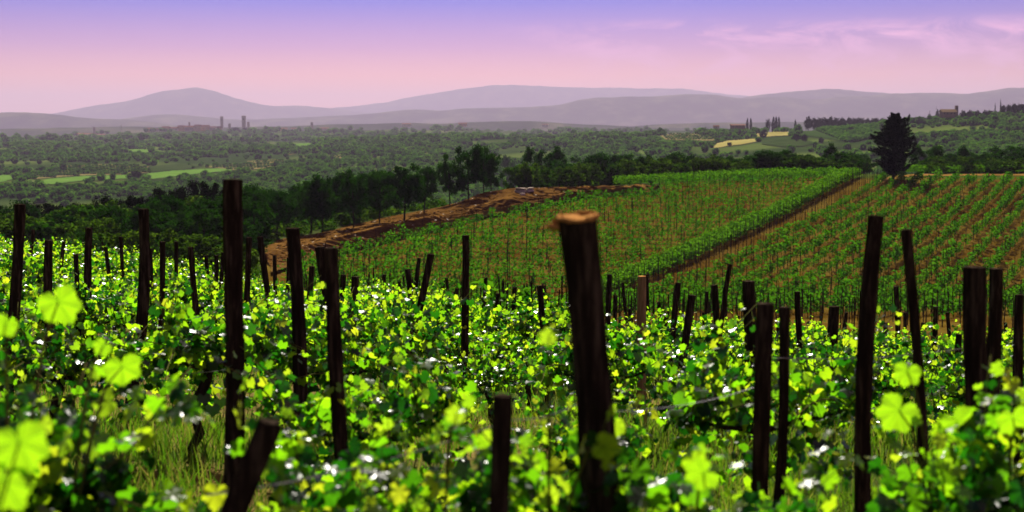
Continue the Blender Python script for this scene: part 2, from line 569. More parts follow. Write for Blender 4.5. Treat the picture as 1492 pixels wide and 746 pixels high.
FIELDS = [   # polygons in the photo, ground material
    ('ripe_field', 'field_yellow', [(1040, 211), (1060, 206), (1102, 203), (1104, 207), (1085, 211), (1060, 214), (1042, 217)]),
    ('ripe_field', 'field_yellow', [(1098, 197), (1118, 193), (1148, 193), (1154, 198), (1130, 199), (1104, 201)]),
    ('orchard_field', 'field_olive', [(962, 199), (985, 194), (1015, 196), (1042, 202), (1042, 206), (1000, 205), (965, 204)]),
    ('grassy_field', 'field_dull', [(1110, 205), (1150, 203), (1180, 206), (1190, 210), (1170, 214), (1140, 215), (1110, 211)]),
    ('vineyard_field', 'field_dull', [(1165, 191), (1195, 183), (1255, 181), (1284, 182), (1276, 202), (1240, 208), (1210, 204), (1170, 198)]),
    ('green_field', 'field_green', [(-20, 257), (25, 256), (20, 262), (-20, 272)]),
    ('green_field', 'field_green', [(58, 268), (70, 262), (120, 258), (195, 256), (190, 261), (130, 263), (75, 270)]),
    ('olive_field', 'field_olive', [(35, 256), (100, 250), (100, 242), (150, 240), (215, 243), (220, 252), (180, 255), (110, 257), (50, 262)]),
    ('green_field', 'field_green', [(215, 254), (250, 250), (330, 246), (340, 249), (270, 256), (222, 262)]),
    ('olive_field', 'field_olive', [(300, 244), (330, 240), (395, 238), (420, 240), (380, 247), (345, 249)]),
    ('grassy_field', 'field_dull', [(205, 244), (260, 240), (300, 243), (262, 248), (212, 252)]),
    ('green_field', 'field_green', [(170, 219), (205, 218), (240, 221), (205, 223)]),
    ('green_field', 'field_green', [(415, 211), (455, 209), (458, 212), (420, 214)]),
    ('orchard_field', 'field_olive', [(360, 236), (400, 233), (420, 236), (385, 240)]),
    ('orchard_field', 'field_olive', [(480, 228), (500, 226), (504, 231), (484, 233)]),
    ('grassy_field', 'field_dull', [(1190, 209), (1330, 215), (1400, 217), (1400, 222), (1300, 221), (1200, 215)]),
    ('grassy_field', 'field_dull', [(1065, 190), (1090, 185), (1125, 183), (1130, 187), (1090, 191)]),
]

# ground sheet: rings around the camera out to the horizon
th_in = np.radians(np.linspace(-25, 25, 300))
th_out = np.radians(np.concatenate([np.linspace(26, 180, 46)]))
ths = np.concatenate([-th_out[::-1], th_in, th_out])
ths = np.unique(np.round(ths, 6))
ths = ths[:-1] if abs(ths[-1] - ths[0] - 2 * math.pi) < 1e-3 else ths
rs = np.concatenate([np.geomspace(.5, 400, 330), np.geomspace(405, 26500, 210)])
TH, RR = np.meshgrid(ths, rs)
GX = RR * np.sin(TH); GY = RR * np.cos(TH)
GZ = h(GX, GY)
nr, nt_ = GX.shape
V = np.stack([GX, GY, GZ], -1).reshape(-1, 3)
V = np.concatenate([V, [[0, 0, -1.8]]])
ii, jj = np.meshgrid(np.arange(nr - 1), np.arange(nt_), indexing='ij')
j2 = (jj + 1) % nt_
Q = np.stack([ii * nt_ + jj, ii * nt_ + j2, (ii + 1) * nt_ + j2, (ii + 1) * nt_ + jj], -1).reshape(-1, 4)[:, ::-1]
# soil colours of the ground by place
Xf, Yf, Zf = V[:, 0], V[:, 1], V[:, 2]
rf = np.hypot(Xf, Yf)
C = np.zeros((len(V), 3))
near = np.array((.045, .075, .012)); straw = np.array((.15, .115, .035)); earth = np.array((.12, .068, .009)); wood = np.array((.045, .06, .018)); far = np.array((.020, .042, .008))
far2 = np.array((.085, .125, .022))
nn = fbm(Xf / 2.2, Yf / 2.2, 4)
k = np.clip((nn - .42) * 5, 0, 1)[:, None]
cn_ = near * (1 - k) + straw * k
C[:] = cn_
hillz = (Yf > 52) & (rf < 260)
nk = np.clip((fbm(Xf / 5, Yf / 5, 4) - .35) * 3, 0, 1)[:, None]
ce_ = earth * (.65 + .5 * nk) * (1 - .25 * nk) + np.array((.06, .09, .02)) * .25 * nk
C[hillz] = ce_[hillz]
pxx, pyy = topx(Xf, np.maximum(Yf, .5), Zf)
wz = (Yf > 55) & (pxx < 965) & (pyy < dirt_up(np.clip(pxx, 384, 960)) + 1)
wz |= (Yf > 55) & (pxx < 384)
wz |= (Yf > 205)
C[wz] = wood
C[(Yf > 189) & (rf < 300)] = np.array((.05, .075, .012))
kf = np.clip((fbm(Xf / 90, Yf / 90, 4) - .45) * 4, 0, 1)[:, None]
cf_ = far * (1 - kf) + far2 * kf
C[rf > 420] = cf_[rf > 420]
M['ground'], gnt, gp, _ = mat('ground_soil')
at = gnt.nodes.new('ShaderNodeAttribute'); at.attribute_name = 'soil'
gn_ = gnt.nodes.new('ShaderNodeTexNoise'); gn_.inputs['Scale'].default_value = 2.2; gn_.inputs['Detail'].default_value = 9; gn_.inputs['Roughness'].default_value = .7
gtc = gnt.nodes.new('ShaderNodeTexCoord'); gnt.links.new(gtc.outputs['Object'], gn_.inputs['Vector'])
gr = ramp_node(gnt, [(.25, (.45, .45, .45)), (.75, (1.5, 1.5, 1.5))]); gnt.links.new(gn_.outputs['Fac'], gr.inputs[0])
gm = gnt.nodes.new('ShaderNodeMixRGB'); gm.blend_type = 'MULTIPLY'; gm.inputs[0].default_value = 1
gnt.links.new(at.outputs['Color'], gm.inputs[1]); gnt.links.new(gr.outputs[0], gm.inputs[2]); gnt.links.new(gm.outputs[0], gp.inputs['Base Color'])
gp.inputs['Roughness'].default_value = .95; gp.inputs['Specular IOR Level'].default_value = .0
gb = gnt.nodes.new('ShaderNodeBump'); gb.inputs['Strength'].default_value = .5; gb.inputs['Distance'].default_value = .05
gnt.links.new(gn_.outputs['Fac'], gb.inputs['Height']); gnt.links.new(gb.outputs[0], gp.inputs['Normal'])
ground = mesh_obj('ground', V, Q, M['ground'], smooth=True)
bmf = [(len(V) - 1, (j + 1) % nt_, j) for j in range(nt_)]
# close the small hole at the camera's feet
fill = mesh_obj('ground', np.concatenate([V[:nt_], V[-1:]]) + np.array((0, 0, -.004)), [(nt_, j, (j + 1) % nt_) for j in range(nt_)], M['ground'])
ca_ = ground.data.color_attributes.new('soil', 'FLOAT_COLOR', 'POINT')
ca_.data.foreach_set('color', np.concatenate([C, np.ones((len(C), 1))], 1).ravel())
ca2 = fill.data.color_attributes.new('soil', 'FLOAT_COLOR', 'POINT')
ca2.data.foreach_set('color', np.tile((.13, .15, .04, 1.), nt_ + 1))
tag(ground, kind='structure'); tag(fill, kind='structure')


def drape(name, poly, material, stepx, stepy, lift, Y0, bump=None, kind='structure'):
    """a sheet laid on the ground over the area a photo polygon covers"""
    P = np.array(poly, float)
    xs = np.arange(P[:, 0].min(), P[:, 0].max() + stepx, stepx)
    ys = np.arange(P[:, 1].min(), P[:, 1].max() + stepy, stepy)
    XX, YY = np.meshgrid(xs, ys)
    X, Y, Z = hit(XX.ravel(), YY.ravel(), Y0)
    ins = inpoly(XX.ravel(), YY.ravel(), poly)
    m, n = XX.shape
    ok = ~np.isnan(Y)
    vi = np.full(m * n, -1); vi[ok] = np.arange(ok.sum())
    Vv = np.stack([X, Y, Z], -1)[ok]
    Vv[:, 2] += lift if bump is None else lift + bump(XX.ravel()[ok], YY.ravel()[ok], Vv)
    fc = []
    for i in range(m - 1):
        for j in range(n - 1):
            q = [i * n + j, (i + 1) * n + j, (i + 1) * n + j + 1, i * n + j + 1]
            if not all(ok[t] for t in q) or sum(ins[t] for t in q) < 2: continue
            D = [Y[t] for t in q]
            if max(D) / min(D) > 1.3: continue
            fc.append(tuple(vi[t] for t in q))
    if not fc: return None
    o = mesh_obj(name, Vv, fc, material, smooth=True)
    return tag(o, kind=kind)


def dirt_bump(x, y, Vv):
    up, lo = dirt_up(x), dirt_lo(x)
    t = np.clip((y - up) / np.maximum(lo - up, 1), 0, 1)          # 0 far edge, 1 near edge
    edge = np.clip(np.minimum(t, 1 - t) * 6, 0, 1)
    spoil = np.exp(-((t - .52) / .16) ** 2) * .5 * np.clip((fbm(x / 60, x * 0 + 3, 3) - .35) * 4, 0, 1)
    bank = np.exp(-((t - .12) / .2) ** 2) * .8 * np.clip((x - 650) / 60, 0, 1)
    lump = fbm(Vv[:, 0] / 1.5, Vv[:, 1] / 3.5, 3) * .14 * np.clip(1.15 - t, 0.05, 1)
    return edge * (spoil + bank + lump * .8)


drape('dirt_track', DIRT, M['soil'], 2.0, .7, .05, 55, dirt_bump)
drape('path', [(1268, 270), (1285, 260), (1330, 254.5), (1500, 253.5), (1500, 256), (1330, 257), (1305, 262), (1280, 270)], M['path'], 3, .5, .05, 100)
TRK = [(395, 396), (430, 384), (520, 359), (600, 339), (700, 314), (800, 294), (850, 287), (905, 281.5), (960, 279)]
drape('path', TRK + [(x, y + (4.0 if x > 840 else 7.5)) for x, y in TRK[::-1]], M['path'], 2.5, .6, .22, 55,
      lambda x, y, v: dirt_bump(x, y, v) + .10)
for nm, mt, poly in FIELDS:
    if nm == 'vineyard_field': mt = 'field_vine'
    drape(nm, poly, M[mt], 2.5, .5, .6, 450)


# ------------------------------------------------------------------ far hills and mountains
def ridge(name, Yr, line, front, back, base=-84, rough=.05, seed=0):
    xs = np.linspace(line[0][0], line[-1][0], 300)
    ys = np.interp(xs, [p[0] for p in line], [p[1] for p in line])
    ys = ys + 5.0 * (fbm(xs / 70 + seed, xs * 0 + seed, 4) - .5) * (.5 if name == 'mountains' else 1.0)
    ys = np.convolve(np.pad(ys, 8, mode='edge')[5:-5], np.ones(7) / 7, mode='valid')
    s, v = px(xs, ys)
    zr = v * Yr
    prof = np.concatenate([np.linspace(0, 1, 26), np.linspace(1, 0, 10)[1:]])
    dep = np.concatenate([np.linspace(-front, 0, 26), np.linspace(0, back, 10)[1:]])
    Vv = []
    for t, d in zip(prof, dep):
        w = t * t * (3 - 2 * t)
        Yd = Yr + d
        X = s * Yr
        z = base + (zr - base) * w
        n = (fbm(X / (front * .35) + seed, np.full_like(X, Yd / (front * .35)), 4) - .5)
        z = z + n * (zr - base) * rough * 8 * t * (1 - t) + (fbm(X / 130 + seed, np.full_like(X, Yd / 130), 3) - .5) * (zr - base) * rough * (t > .02)
        Vv.append(np.stack([X, np.full_like(X, Yd), z], -1))
    Vv = np.concatenate(Vv)
    n = len(xs); m = len(prof)
    ii, jj = np.meshgrid(np.arange(m - 1), np.arange(n - 1), indexing='ij')
    Qf = np.stack([ii * n + jj, ii * n + jj + 1, (ii + 1) * n + jj + 1, (ii + 1) * n + jj], -1).reshape(-1, 4)
    return tag(mesh_obj(name, Vv, Qf, M['hill'], smooth=True), kind='structure')


ridge('hills', 8600, [(-120, 168), (0, 165), (35, 164), (75, 166), (130, 171), (190, 173), (240, 180), (330, 190), (420, 200)], 600, 900, seed=3)
ridge('hills', 10800, [(120, 188), (180, 174), (230, 167), (262, 166), (300, 171), (340, 174), (380, 173), (440, 170), (520, 166), (600, 160), (640, 163),
                      (690, 157), (780, 156), (815, 154), (850, 144), (880, 141), (960, 140), (1000, 138), (1030, 137), (1075, 144), (1130, 141),
                      (1180, 145), (1240, 140), (1310, 135), (1380, 135), (1400, 137), (1492, 127), (1650, 122)], 1100, 1100, seed=9)
ridge('hills', 5600, [(800, 196), (880, 188), (940, 183), (1000, 180), (1060, 178), (1120, 178), (1200, 178), (1300, 176), (1400, 172), (1560, 165)], 500, 400, seed=5)
ridge('hills', 5200, [(-80, 190), (60, 186), (200, 184), (300, 186), (420, 183), (520, 181), (640, 178), (760, 177), (860, 180), (960, 186), (1100, 192)], 500, 500, seed=41)
ridge('mountains', 12500, [(1020, 160), (1075, 144), (1110, 138), (1160, 133), (1200, 130), (1240, 131), (1300, 137), (1380, 142), (1500, 150)], 1100, 1100, seed=14)
ridge('mountains', 16500, [(-150, 176), (0, 172), (70, 168), (100, 162), (140, 154), (190, 147), (235, 133), (270, 128), (290, 127), (312, 131), (340, 143), (370, 150),
                          (395, 155), (440, 155), (490, 158), (560, 168), (640, 178)], 1300, 1300, rough=.035, seed=21)
ridge('mountains', 19000, [(380, 168), (470, 160), (520, 154), (560, 149), (600, 141), (640, 135), (680, 128), (715, 124), (760, 124), (800, 126), (840, 128), (900, 128),
                           (960, 128), (1000, 129), (1040, 135), (1090, 140), (1160, 146)], 1400, 1400, rough=.035, seed=33)

# the air: one closed box of even haze round everything
hz = MB()
hz.box((0, 0, 252), (54000, 54000, 2 * 352), 0)
m_h = bpy.data.materials.new('haze_air'); m_h.use_nodes = True
for n in list(m_h.node_tree.nodes):
    if n.type != 'OUTPUT_MATERIAL': m_h.node_tree.nodes.remove(n)
pv = m_h.node_tree.nodes.new('ShaderNodeVolumePrincipled')
pv.inputs['Density'].default_value = HAZE_DENSITY
pv.inputs['Color'].default_value = HAZE_COLOR
pv.inputs['Anisotropy'].default_value = HAZE_G
m_h.node_tree.links.new(pv.outputs[0], [n for n in m_h.node_tree.nodes if n.type == 'OUTPUT_MATERIAL'][0].inputs['Volume'])
haze = hz.build('haze', m_h)
haze['kind'] = 'stuff'


# ================================================================== foliage primitives
def rot_from(nrm, tip):
    """rotation matrices with local Y near tip and local Z along nrm"""
    n = nrm / (np.linalg.norm(nrm, axis=1, keepdims=True) + 1e-9)
    t = tip - n * np.sum(tip * n, 1, keepdims=True)
    t /= np.linalg.norm(t, axis=1, keepdims=True) + 1e-9
    x = np.cross(t, n)
    return np.stack([x, t, n], -1)


def place(tv, tf, pos, Rm, scl):
    """template verts/faces copied to many places -> one vertex and one face array"""
    N = len(pos); m = len(tv)
    Vv = np.einsum('nij,mj->nmi', Rm, tv) * np.asarray(scl)[:, None, None] + pos[:, None, :]
    Fc = tf[None, :, :] + (np.arange(N) * m)[:, None, None]
    return Vv.reshape(-1, 3), Fc.reshape(-1, tf.shape[1])


def grape_leaf(detail):
    """palmate five-lobed leaf as a triangle fan, origin where the stalk joins"""
    half = [(0, 1.0), (14, .88), (26, .76), (38, .84), (50, .94), (62, .86), (76, .72), (92, .78), (106, .84), (122, .76), (142, .66), (160, .52), (174, .2)]
    if not detail:
        half = [(0, 1.0), (26, .76), (50, .93), (76, .73), (105, .82), (145, .66), (173, .22)]
    pts = []
    for a, r in half[::-1]: pts.append((-a, r))
    for a, r in half[1:]: pts.append((a, r))
    if detail:      # teeth
        out = []
        for i, (a, r) in enumerate(pts):
            out.append((a, r))
            if i < len(pts) - 1:
                a2, r2 = pts[i + 1]
                out.append(((a + a2) / 2, (r + r2) / 2 * .91))
        pts = out
    Vv = [(0, 0, 0)]
    for a, r in pts:
        x = r * math.sin(R(a)); y = r * math.cos(R(a))
        z = .26 * abs(x) - .30 * (x * x + y * y) + .07 * math.sin(a * .11)
        Vv.append((x, y, z))
    n = len(pts)
    Fc = [(0, i + 1, i) for i in range(1, n)]
    return np.array(Vv), np.array(Fc)


LEAF_LO = grape_leaf(False)
LEAF_HI = grape_leaf(True)
DIAMOND = (np.array([(0, -.5, 0), (.38, 0, .06), (0, .6, -.05), (-.38, 0, .06)]), np.array([(0, 1, 2, 3)]))


def rand_dirs(n):
    d = rng.normal(size=(n, 3))
    return d / np.linalg.norm(d, axis=1, keepdims=True)


# ================================================================== grapevines of the foreground
def vine_variant(half, leaf, nshoot, step, size, hmax, canes_on=True, inner=0):
    """source objects of one vine (not linked): trunk, canes, foliage. Row runs along local X."""
    t = MB()
    H = random.uniform(.55, .68)
    lean = random.uniform(-.12, .12)
    pts = [(lean * q * random.uniform(.6, 1.4) + random.uniform(-.02, .02), random.uniform(-.03, .03), -.15 + q * (H + .15)) for q in np.linspace(0, 1, 8)]
    top = np.array(pts[-1])
    t.tube(pts, [.045, .038, .032, .034, .030, .032, .036, .030], 8, rough=.18)
    for sx in (-1, 1):
        arm = [top + np.array((sx * half * q, random.uniform(-.03, .03), .10 * q + random.uniform(-.02, .02))) for q in np.linspace(0, 1, 5)]
        t.tube(arm, [.020, .015, .012, .009, .006], 6, rough=.15)
    trunk = t.build('trunk', M['bark'], link=False, smooth=True)
    canes = []; P = []; N = []; T = []; S = []; tipf = []
    for i in range(nshoot):
        q = random.uniform(-1, 1)
        b = top + np.array((q * half, random.uniform(-.04, .04), .08 * abs(q)))
        ln = random.uniform(.45, 1.0) * hmax
        az = random.uniform(0, 2 * math.pi)
        out = np.array((math.cos(az) * .7, math.sin(az), 0)) * random.uniform(.15, .75)
        flop = random.random() < .35
        pth = []
        for u in np.linspace(0, 1, 7):
            z = ln * (u if not flop else (u * 1.1 - .95 * u * u))
            pth.append(b + out * (u + .5 * u * u) * (1.25 if flop else .8) + np.array((.04 * math.sin(5 * u + i), .04 * math.cos(4 * u + i), z)))
        if canes_on:
            c = MB()
            c.tube(pth, [.006, .0055, .005, .0045, .004, .003, .002], 5)
            canes.append(c.build('cane', M['cane'], link=False, smooth=True))
        pth = np.array(pth)
        nn = max(4, int(ln / step))
        for kk in range(nn):
            u = (kk + random.random() * .6) / nn
            for rep in range(2):
                f = u * 6; a = min(int(f), 5)
                p = pth[a] * (1 - f + a) + pth[a + 1] * (f - a)
                o = rand_dirs(1)[0]; o[2] *= .5
                p = p + o * random.uniform(.04, .15)
                P.append(p)
                n = np.array((0, 0, .38)) + rand_dirs(1)[0] * .9 + o * .3
                N.append(n)
                T.append(o + np.array((0, 0, -.7)) + rand_dirs(1)[0] * .4)
                S.append(size * random.uniform(.6, 1.15) * (1 - .5 * max(0, u - .65) / .35))
                tipf.append(u > .78 and random.random() < .45)
    for i in range(inner):       # older leaves hanging round the head of the vine
        q = random.uniform(-1.1, 1.1)
        d = rand_dirs(1)[0]
        P.append(top + np.array((q * half, d[1] * random.uniform(.05, .34), random.uniform(-.30, .32))))
        N.append(np.array((0, 0, .4)) + d * .9)
        T.append(d + np.array((0, 0, -.9)))
        S.append(size * random.uniform(.75, 1.2)); tipf.append(False)
    P = np.array(P); Rm = rot_from(np.array(N), np.array(T)); S = np.array(S)
    Vv, Fc = place(leaf[0], leaf[1], P, Rm, S)
    mi = np.repeat(np.array(tipf, int), len(leaf[1]))
    fol = mesh_obj('foliage', Vv, Fc, [M['vine_leaf'], M['tip_leaf']], link=False, midx=mi, smooth=True)
    return trunk, canes, fol


NEARV = [vine_variant(.32, LEAF_HI, 10, .045, .074, .80, True, 50) for _ in range(5)]
MIDV = [vine_variant(.50, LEAF_LO, 22, .040, .054, .64, True, 220) for _ in range(5)]
FARV = [vine_variant(.55, LEAF_LO, 22, .042, .056, .64, False, 220) for _ in range(5)]
ROW_A = R(8)
RD = np.array((math.cos(ROW_A), math.sin(ROW_A))); RN = np.array((-math.sin(ROW_A), math.cos(ROW_A)))


def fore_edge(s):     # how far the foreground block reaches before the ground drops away
    return np.interp(s, [-.4, -.25, -.12, 0, .2, .4], [50, 48, 40, 36, 33, 32])


def put_vine(X, Y, rz, src, label, group, s=1.0, canes=True):
    z = float(h(X, Y))
    v = empty('grape_vine', (X, Y, z), rz, (s, s, s))
    tag(v, label, 'grapevine', group)
    inst(src[0], v, 'trunk')
    if canes:
        for c in src[1]:
            inst(c, v, 'cane')
    inst(src[2], v, 'foliage')
    return v


# first row: a few low, out-of-focus vines rising into the bottom of the picture
FIRST = [(10, 'blurred grapevine nearest the camera at the lower left corner, big glowing leaf'),
         (85, 'blurred grapevine beside the wavy dark post at the lower left'),
         (500, 'blurred grapevine right of the short tilted stump post'),
         (640, 'blurred low grapevine in front of the short upright post, lower middle'),
         (800, 'blurred grapevine at the foot of the thick post with the orange cut top'),
         (935, 'blurred grapevine with pale shoot tips right of the thick orange-topped post'),
         (1010, 'blurred grapevine with pale flowers left of the broad dark post, lower right'),
         (1375, 'grapevine with large glowing leaves around the thin leaning post, lower right'),
         (1470, 'grapevine with white-shining leaves at the foot of the thickest pair of posts')]
FIRST_S = [.95, .95, .80, .76, .82, .82, .76, .80, .84]
for i, (x, lab) in enumerate(FIRST):
    s, _ = px(x, 640)
    n = 4.3
    # solve the row line for this direction
    Y = n / (RN[1] + s * RN[0]); X = s * Y
    put_vine(float(X), float(Y), ROW_A + math.pi * (i % 2), NEARV[i % 5], lab, 'vines of the nearest row', FIRST_S[i])
FV = [o for o in COL.objects if o.name.startswith('grape_vine')]


def hero_leaf(x, y, rpx, Y, vi, tipdir, m, nrm=(0, -.95, -.12)):
    """one large leaf on a long shoot that leans out of a vine of the first row"""
    v = FV[vi]
    s_, z_ = px(x, y)
    P_ = np.array((float(s_ * Y), Y, float(z_ * Y)))
    nn_ = np.array([nrm], float) + rng.normal(0, .15, (1, 3))
    Rl = __import__('mathutils').Matrix(rot_from(nn_, np.array([tipdir], float))[0].tolist()).to_4x4()
    Vl = LEAF_HI[0] * (rpx * Y / F); Fl = LEAF_HI[1]
    Mi = v.matrix_basis.inverted()
    lf = mesh_obj('leaf', Vl, Fl, M[m], v, smooth=True)
    lf.matrix_basis = Mi @ __import__('mathutils').Matrix.Translation(P_) @ Rl
    base = np.array(v.location) + np.array((0, 0, .62 * v.scale[0]))
    mid = (base + P_) / 2 + np.array((0, 0, .12))
    c = MB(); c.tube([base - P_, mid - P_, (mid + P_) / 2 - P_ + np.array((0, 0, .05)), (0, 0, 0)], [.006, .005, .004, .0025], 5)
    cc = c.build('cane', M['cane'], v, smooth=True)
    cc.matrix_basis = Mi @ __import__('mathutils').Matrix.Translation(P_)


bpy.context.view_layer.update()
for a_ in [(28, 645, 54, 2.7, 0, (.3, 0, -1), 'big_leaf'), (5, 700, 60, 2.7, 0, (-.4, 0, -1), 'big_leaf'), (85, 440, 40, 4.0, 0, (.5, 0, -1), 'big_leaf'),
           (8, 472, 24, 3.4, 0, (-.5, 0, -1), 'big_leaf'), (178, 535, 36, 4.2, 1, (.2, 0, -1), 'big_leaf'), (150, 505, 18, 4.2, 1, (-.6, 0, -.6), 'big_leaf'),
           (1310, 598, 40, 4.4, 7, (-.5, 0, -.8), 'big_leaf'), (1394, 615, 36, 4.4, 7, (.6, 0, -.9), 'big_leaf'), (1322, 542, 26, 4.4, 7, (-.2, 0, -1), 'big_leaf'),
           (1476, 610, 34, 4.2, 8, (.3, 0, -1), 'big_leaf'), (880, 650, 30, 3.6, 4, (.9, 0, -.3), 'big_leaf'), (800, 490, 17, 3.4, 4, (-.7, 0, -.5), 'tip_leaf'),
           (665, 603, 19, 3.4, 3, (-.6, 0, -.5), 'tip_leaf'), (1025, 690, 34, 3.6, 6, (-.8, 0, -.5), 'big_leaf')]:
    hero_leaf(*a_)
nv = 0
SKIP2 = [(170, 365), (1130, 1265)]
for k in range(1, 17):
    n = 4.3 + 3.0 * k
    t = -.43 * n - 2.5
    while t < .43 * n + 2.5:
        t += random.uniform(.88, 1.12) * (1.0 if n < 26 else 1.25)
        p = RD * t + RN * (n + random.uniform(-.12, .12))
        X, Y = p
        if Y < 3 or abs(X / Y) > .40 or Y > fore_edge(X / Y): continue
        if k == 1:
            xp = 746 + F * X / Y
            if any(a < xp < b for a, b in SKIP2): continue
        band = 'second' if k == 1 else 'third' if k == 2 else 'fourth' if k == 3 else None
        if band:
            lab, grp = f'leafy backlit grapevine in the {band} vine row from the camera', f'vines of the {band} row'
        elif n < 26:
            lab, grp = 'bright leafy grapevine in the carpet of rows behind the fourth row', 'vines of the middle foreground rows'
        else:
            lab, grp = 'small bright grapevine in the last foreground rows before the ground drops', 'vines of the far foreground rows'
        if random.random() < .08: continue
        src = MIDV if n < 17 else FARV
        put_vine(float(X), float(Y), ROW_A + math.pi * random.randint(0, 1) + random.uniform(-.12, .12), random.choice(src), lab, grp,
                 random.uniform(.88, 1.12) * (.86 if k == 1 else .76 if X > .3 and n < 18 else .93) * random.choice((.8, 1, 1, 1.1)), n < 14)
        nv += 1
print('foreground vines', nv)


# ================================================================== wooden posts
def post(top, bot, w, diam, label, pale=False, curve=0.0, Yfix=None, group=None, cut=None, taper=.06, sides=12):
    Y = Yfix or F * diam / w
    diam = w * Y / F
    (st, vt), (sb, vb) = px(*top), px(*bot)
    T = np.array((st * Y, Y, vt * Y)); B = np.array((sb * Y, Y, vb * Y))
    g = (B - T) / (T[2] - B[2])            # per metre of drop
    for _ in range(4):
        zb = float(h(B[0], Y)) - .2
        B = T + g * (T[2] - zb)
    Hh = T[2] - B[2]
    origin = np.array((B[0], Y, B[2] + .2))
    n = max(6, int(Hh / .11))
    wob = random.uniform(.004, .016)
    ph = random.uniform(0, 6)
    P = []; rad = []
    for i in range(n + 1):
        q = i / n
        c = B + (T - B) * q - origin
        bend = curve * math.sin(math.pi * q) + wob * math.sin(5 * q + ph)
        P.append(c + np.array((bend, .006 * math.cos(5 * q + ph), 0)))
        rad.append(diam / 2 * (1 + taper * (.5 - q) * 2) * (1 + .05 * math.sin(9 * q + ph)))
    e = None
    mb = MB()
    mb.tube(P, rad, sides, 0, True, .045)
    o = mb.build('wooden_post', M['post_pale'] if pale else M['post'])
    o.location = origin
    tag(o, label, 'post', group)
    if cut or w >= 14:
        # weathered sawn face: a slightly domed, ragged disc just proud of the shaft's end
        tp = np.array(P[-1]); r = rad[-1]
        V_ = [tp + np.array((0, 0, .006))]
        for kk in range(sides):
            a = 2 * math.pi * kk / sides
            V_.append(tp + np.array((math.cos(a) * r * .97, math.sin(a) * r * .97, .003 + (cut or 0) * random.uniform(-.3, 1) + .35 * (cut or 0) * math.sin(a * 1.0 + .5))))
        mesh_obj('cut_top', V_, [(0, 1 + kk, 1 + (kk + 1) % sides) for kk in range(sides)], M['cut'] if cut else M['post'], o)
    return o, P, rad


big, bP, bR = post((838, 320), (872, 690), 56, .115, 'thick blurred post with a splintered orange cut top in the middle foreground', cut=.012, taper=.0)
# splintered bark flap and torn rim at its top
fl = MB()
tp = np.array(bP[-1]); r = bR[-1]
for kk in range(9):
    a = math.pi * .62 + kk * .11
    d = np.array((math.cos(a), math.sin(a) * .7, 0))
    q0 = tp + d * r * .9 + np.array((0, 0, -.03)); q1 = tp + d * (r * 1.45 + random.uniform(0, .012)) + np.array((0, 0, -.012 + random.uniform(-.012, .012)))
    q2 = tp + d * (r * 1.5) + np.array((0, 0, -.035 + random.uniform(-.01, .01)))
    fl.tube([q0, q1, q2], [.008, .007, .003], 5)
fl.build('bark_flap', M['cut'], big)
rim = MB()
pts = []
for kk in range(25):
    a = 2 * math.pi * kk / 24
    pts.append(tp + np.array((math.cos(a) * r * 1.02, math.sin(a) * r * 1.02, .008 + .008 * math.sin(a + .6) + random.uniform(-.003, .004))))
rim.tube(pts, [random.uniform(.005, .011) for _ in pts], 5)
rim.build('torn_rim', M['cut'], big)

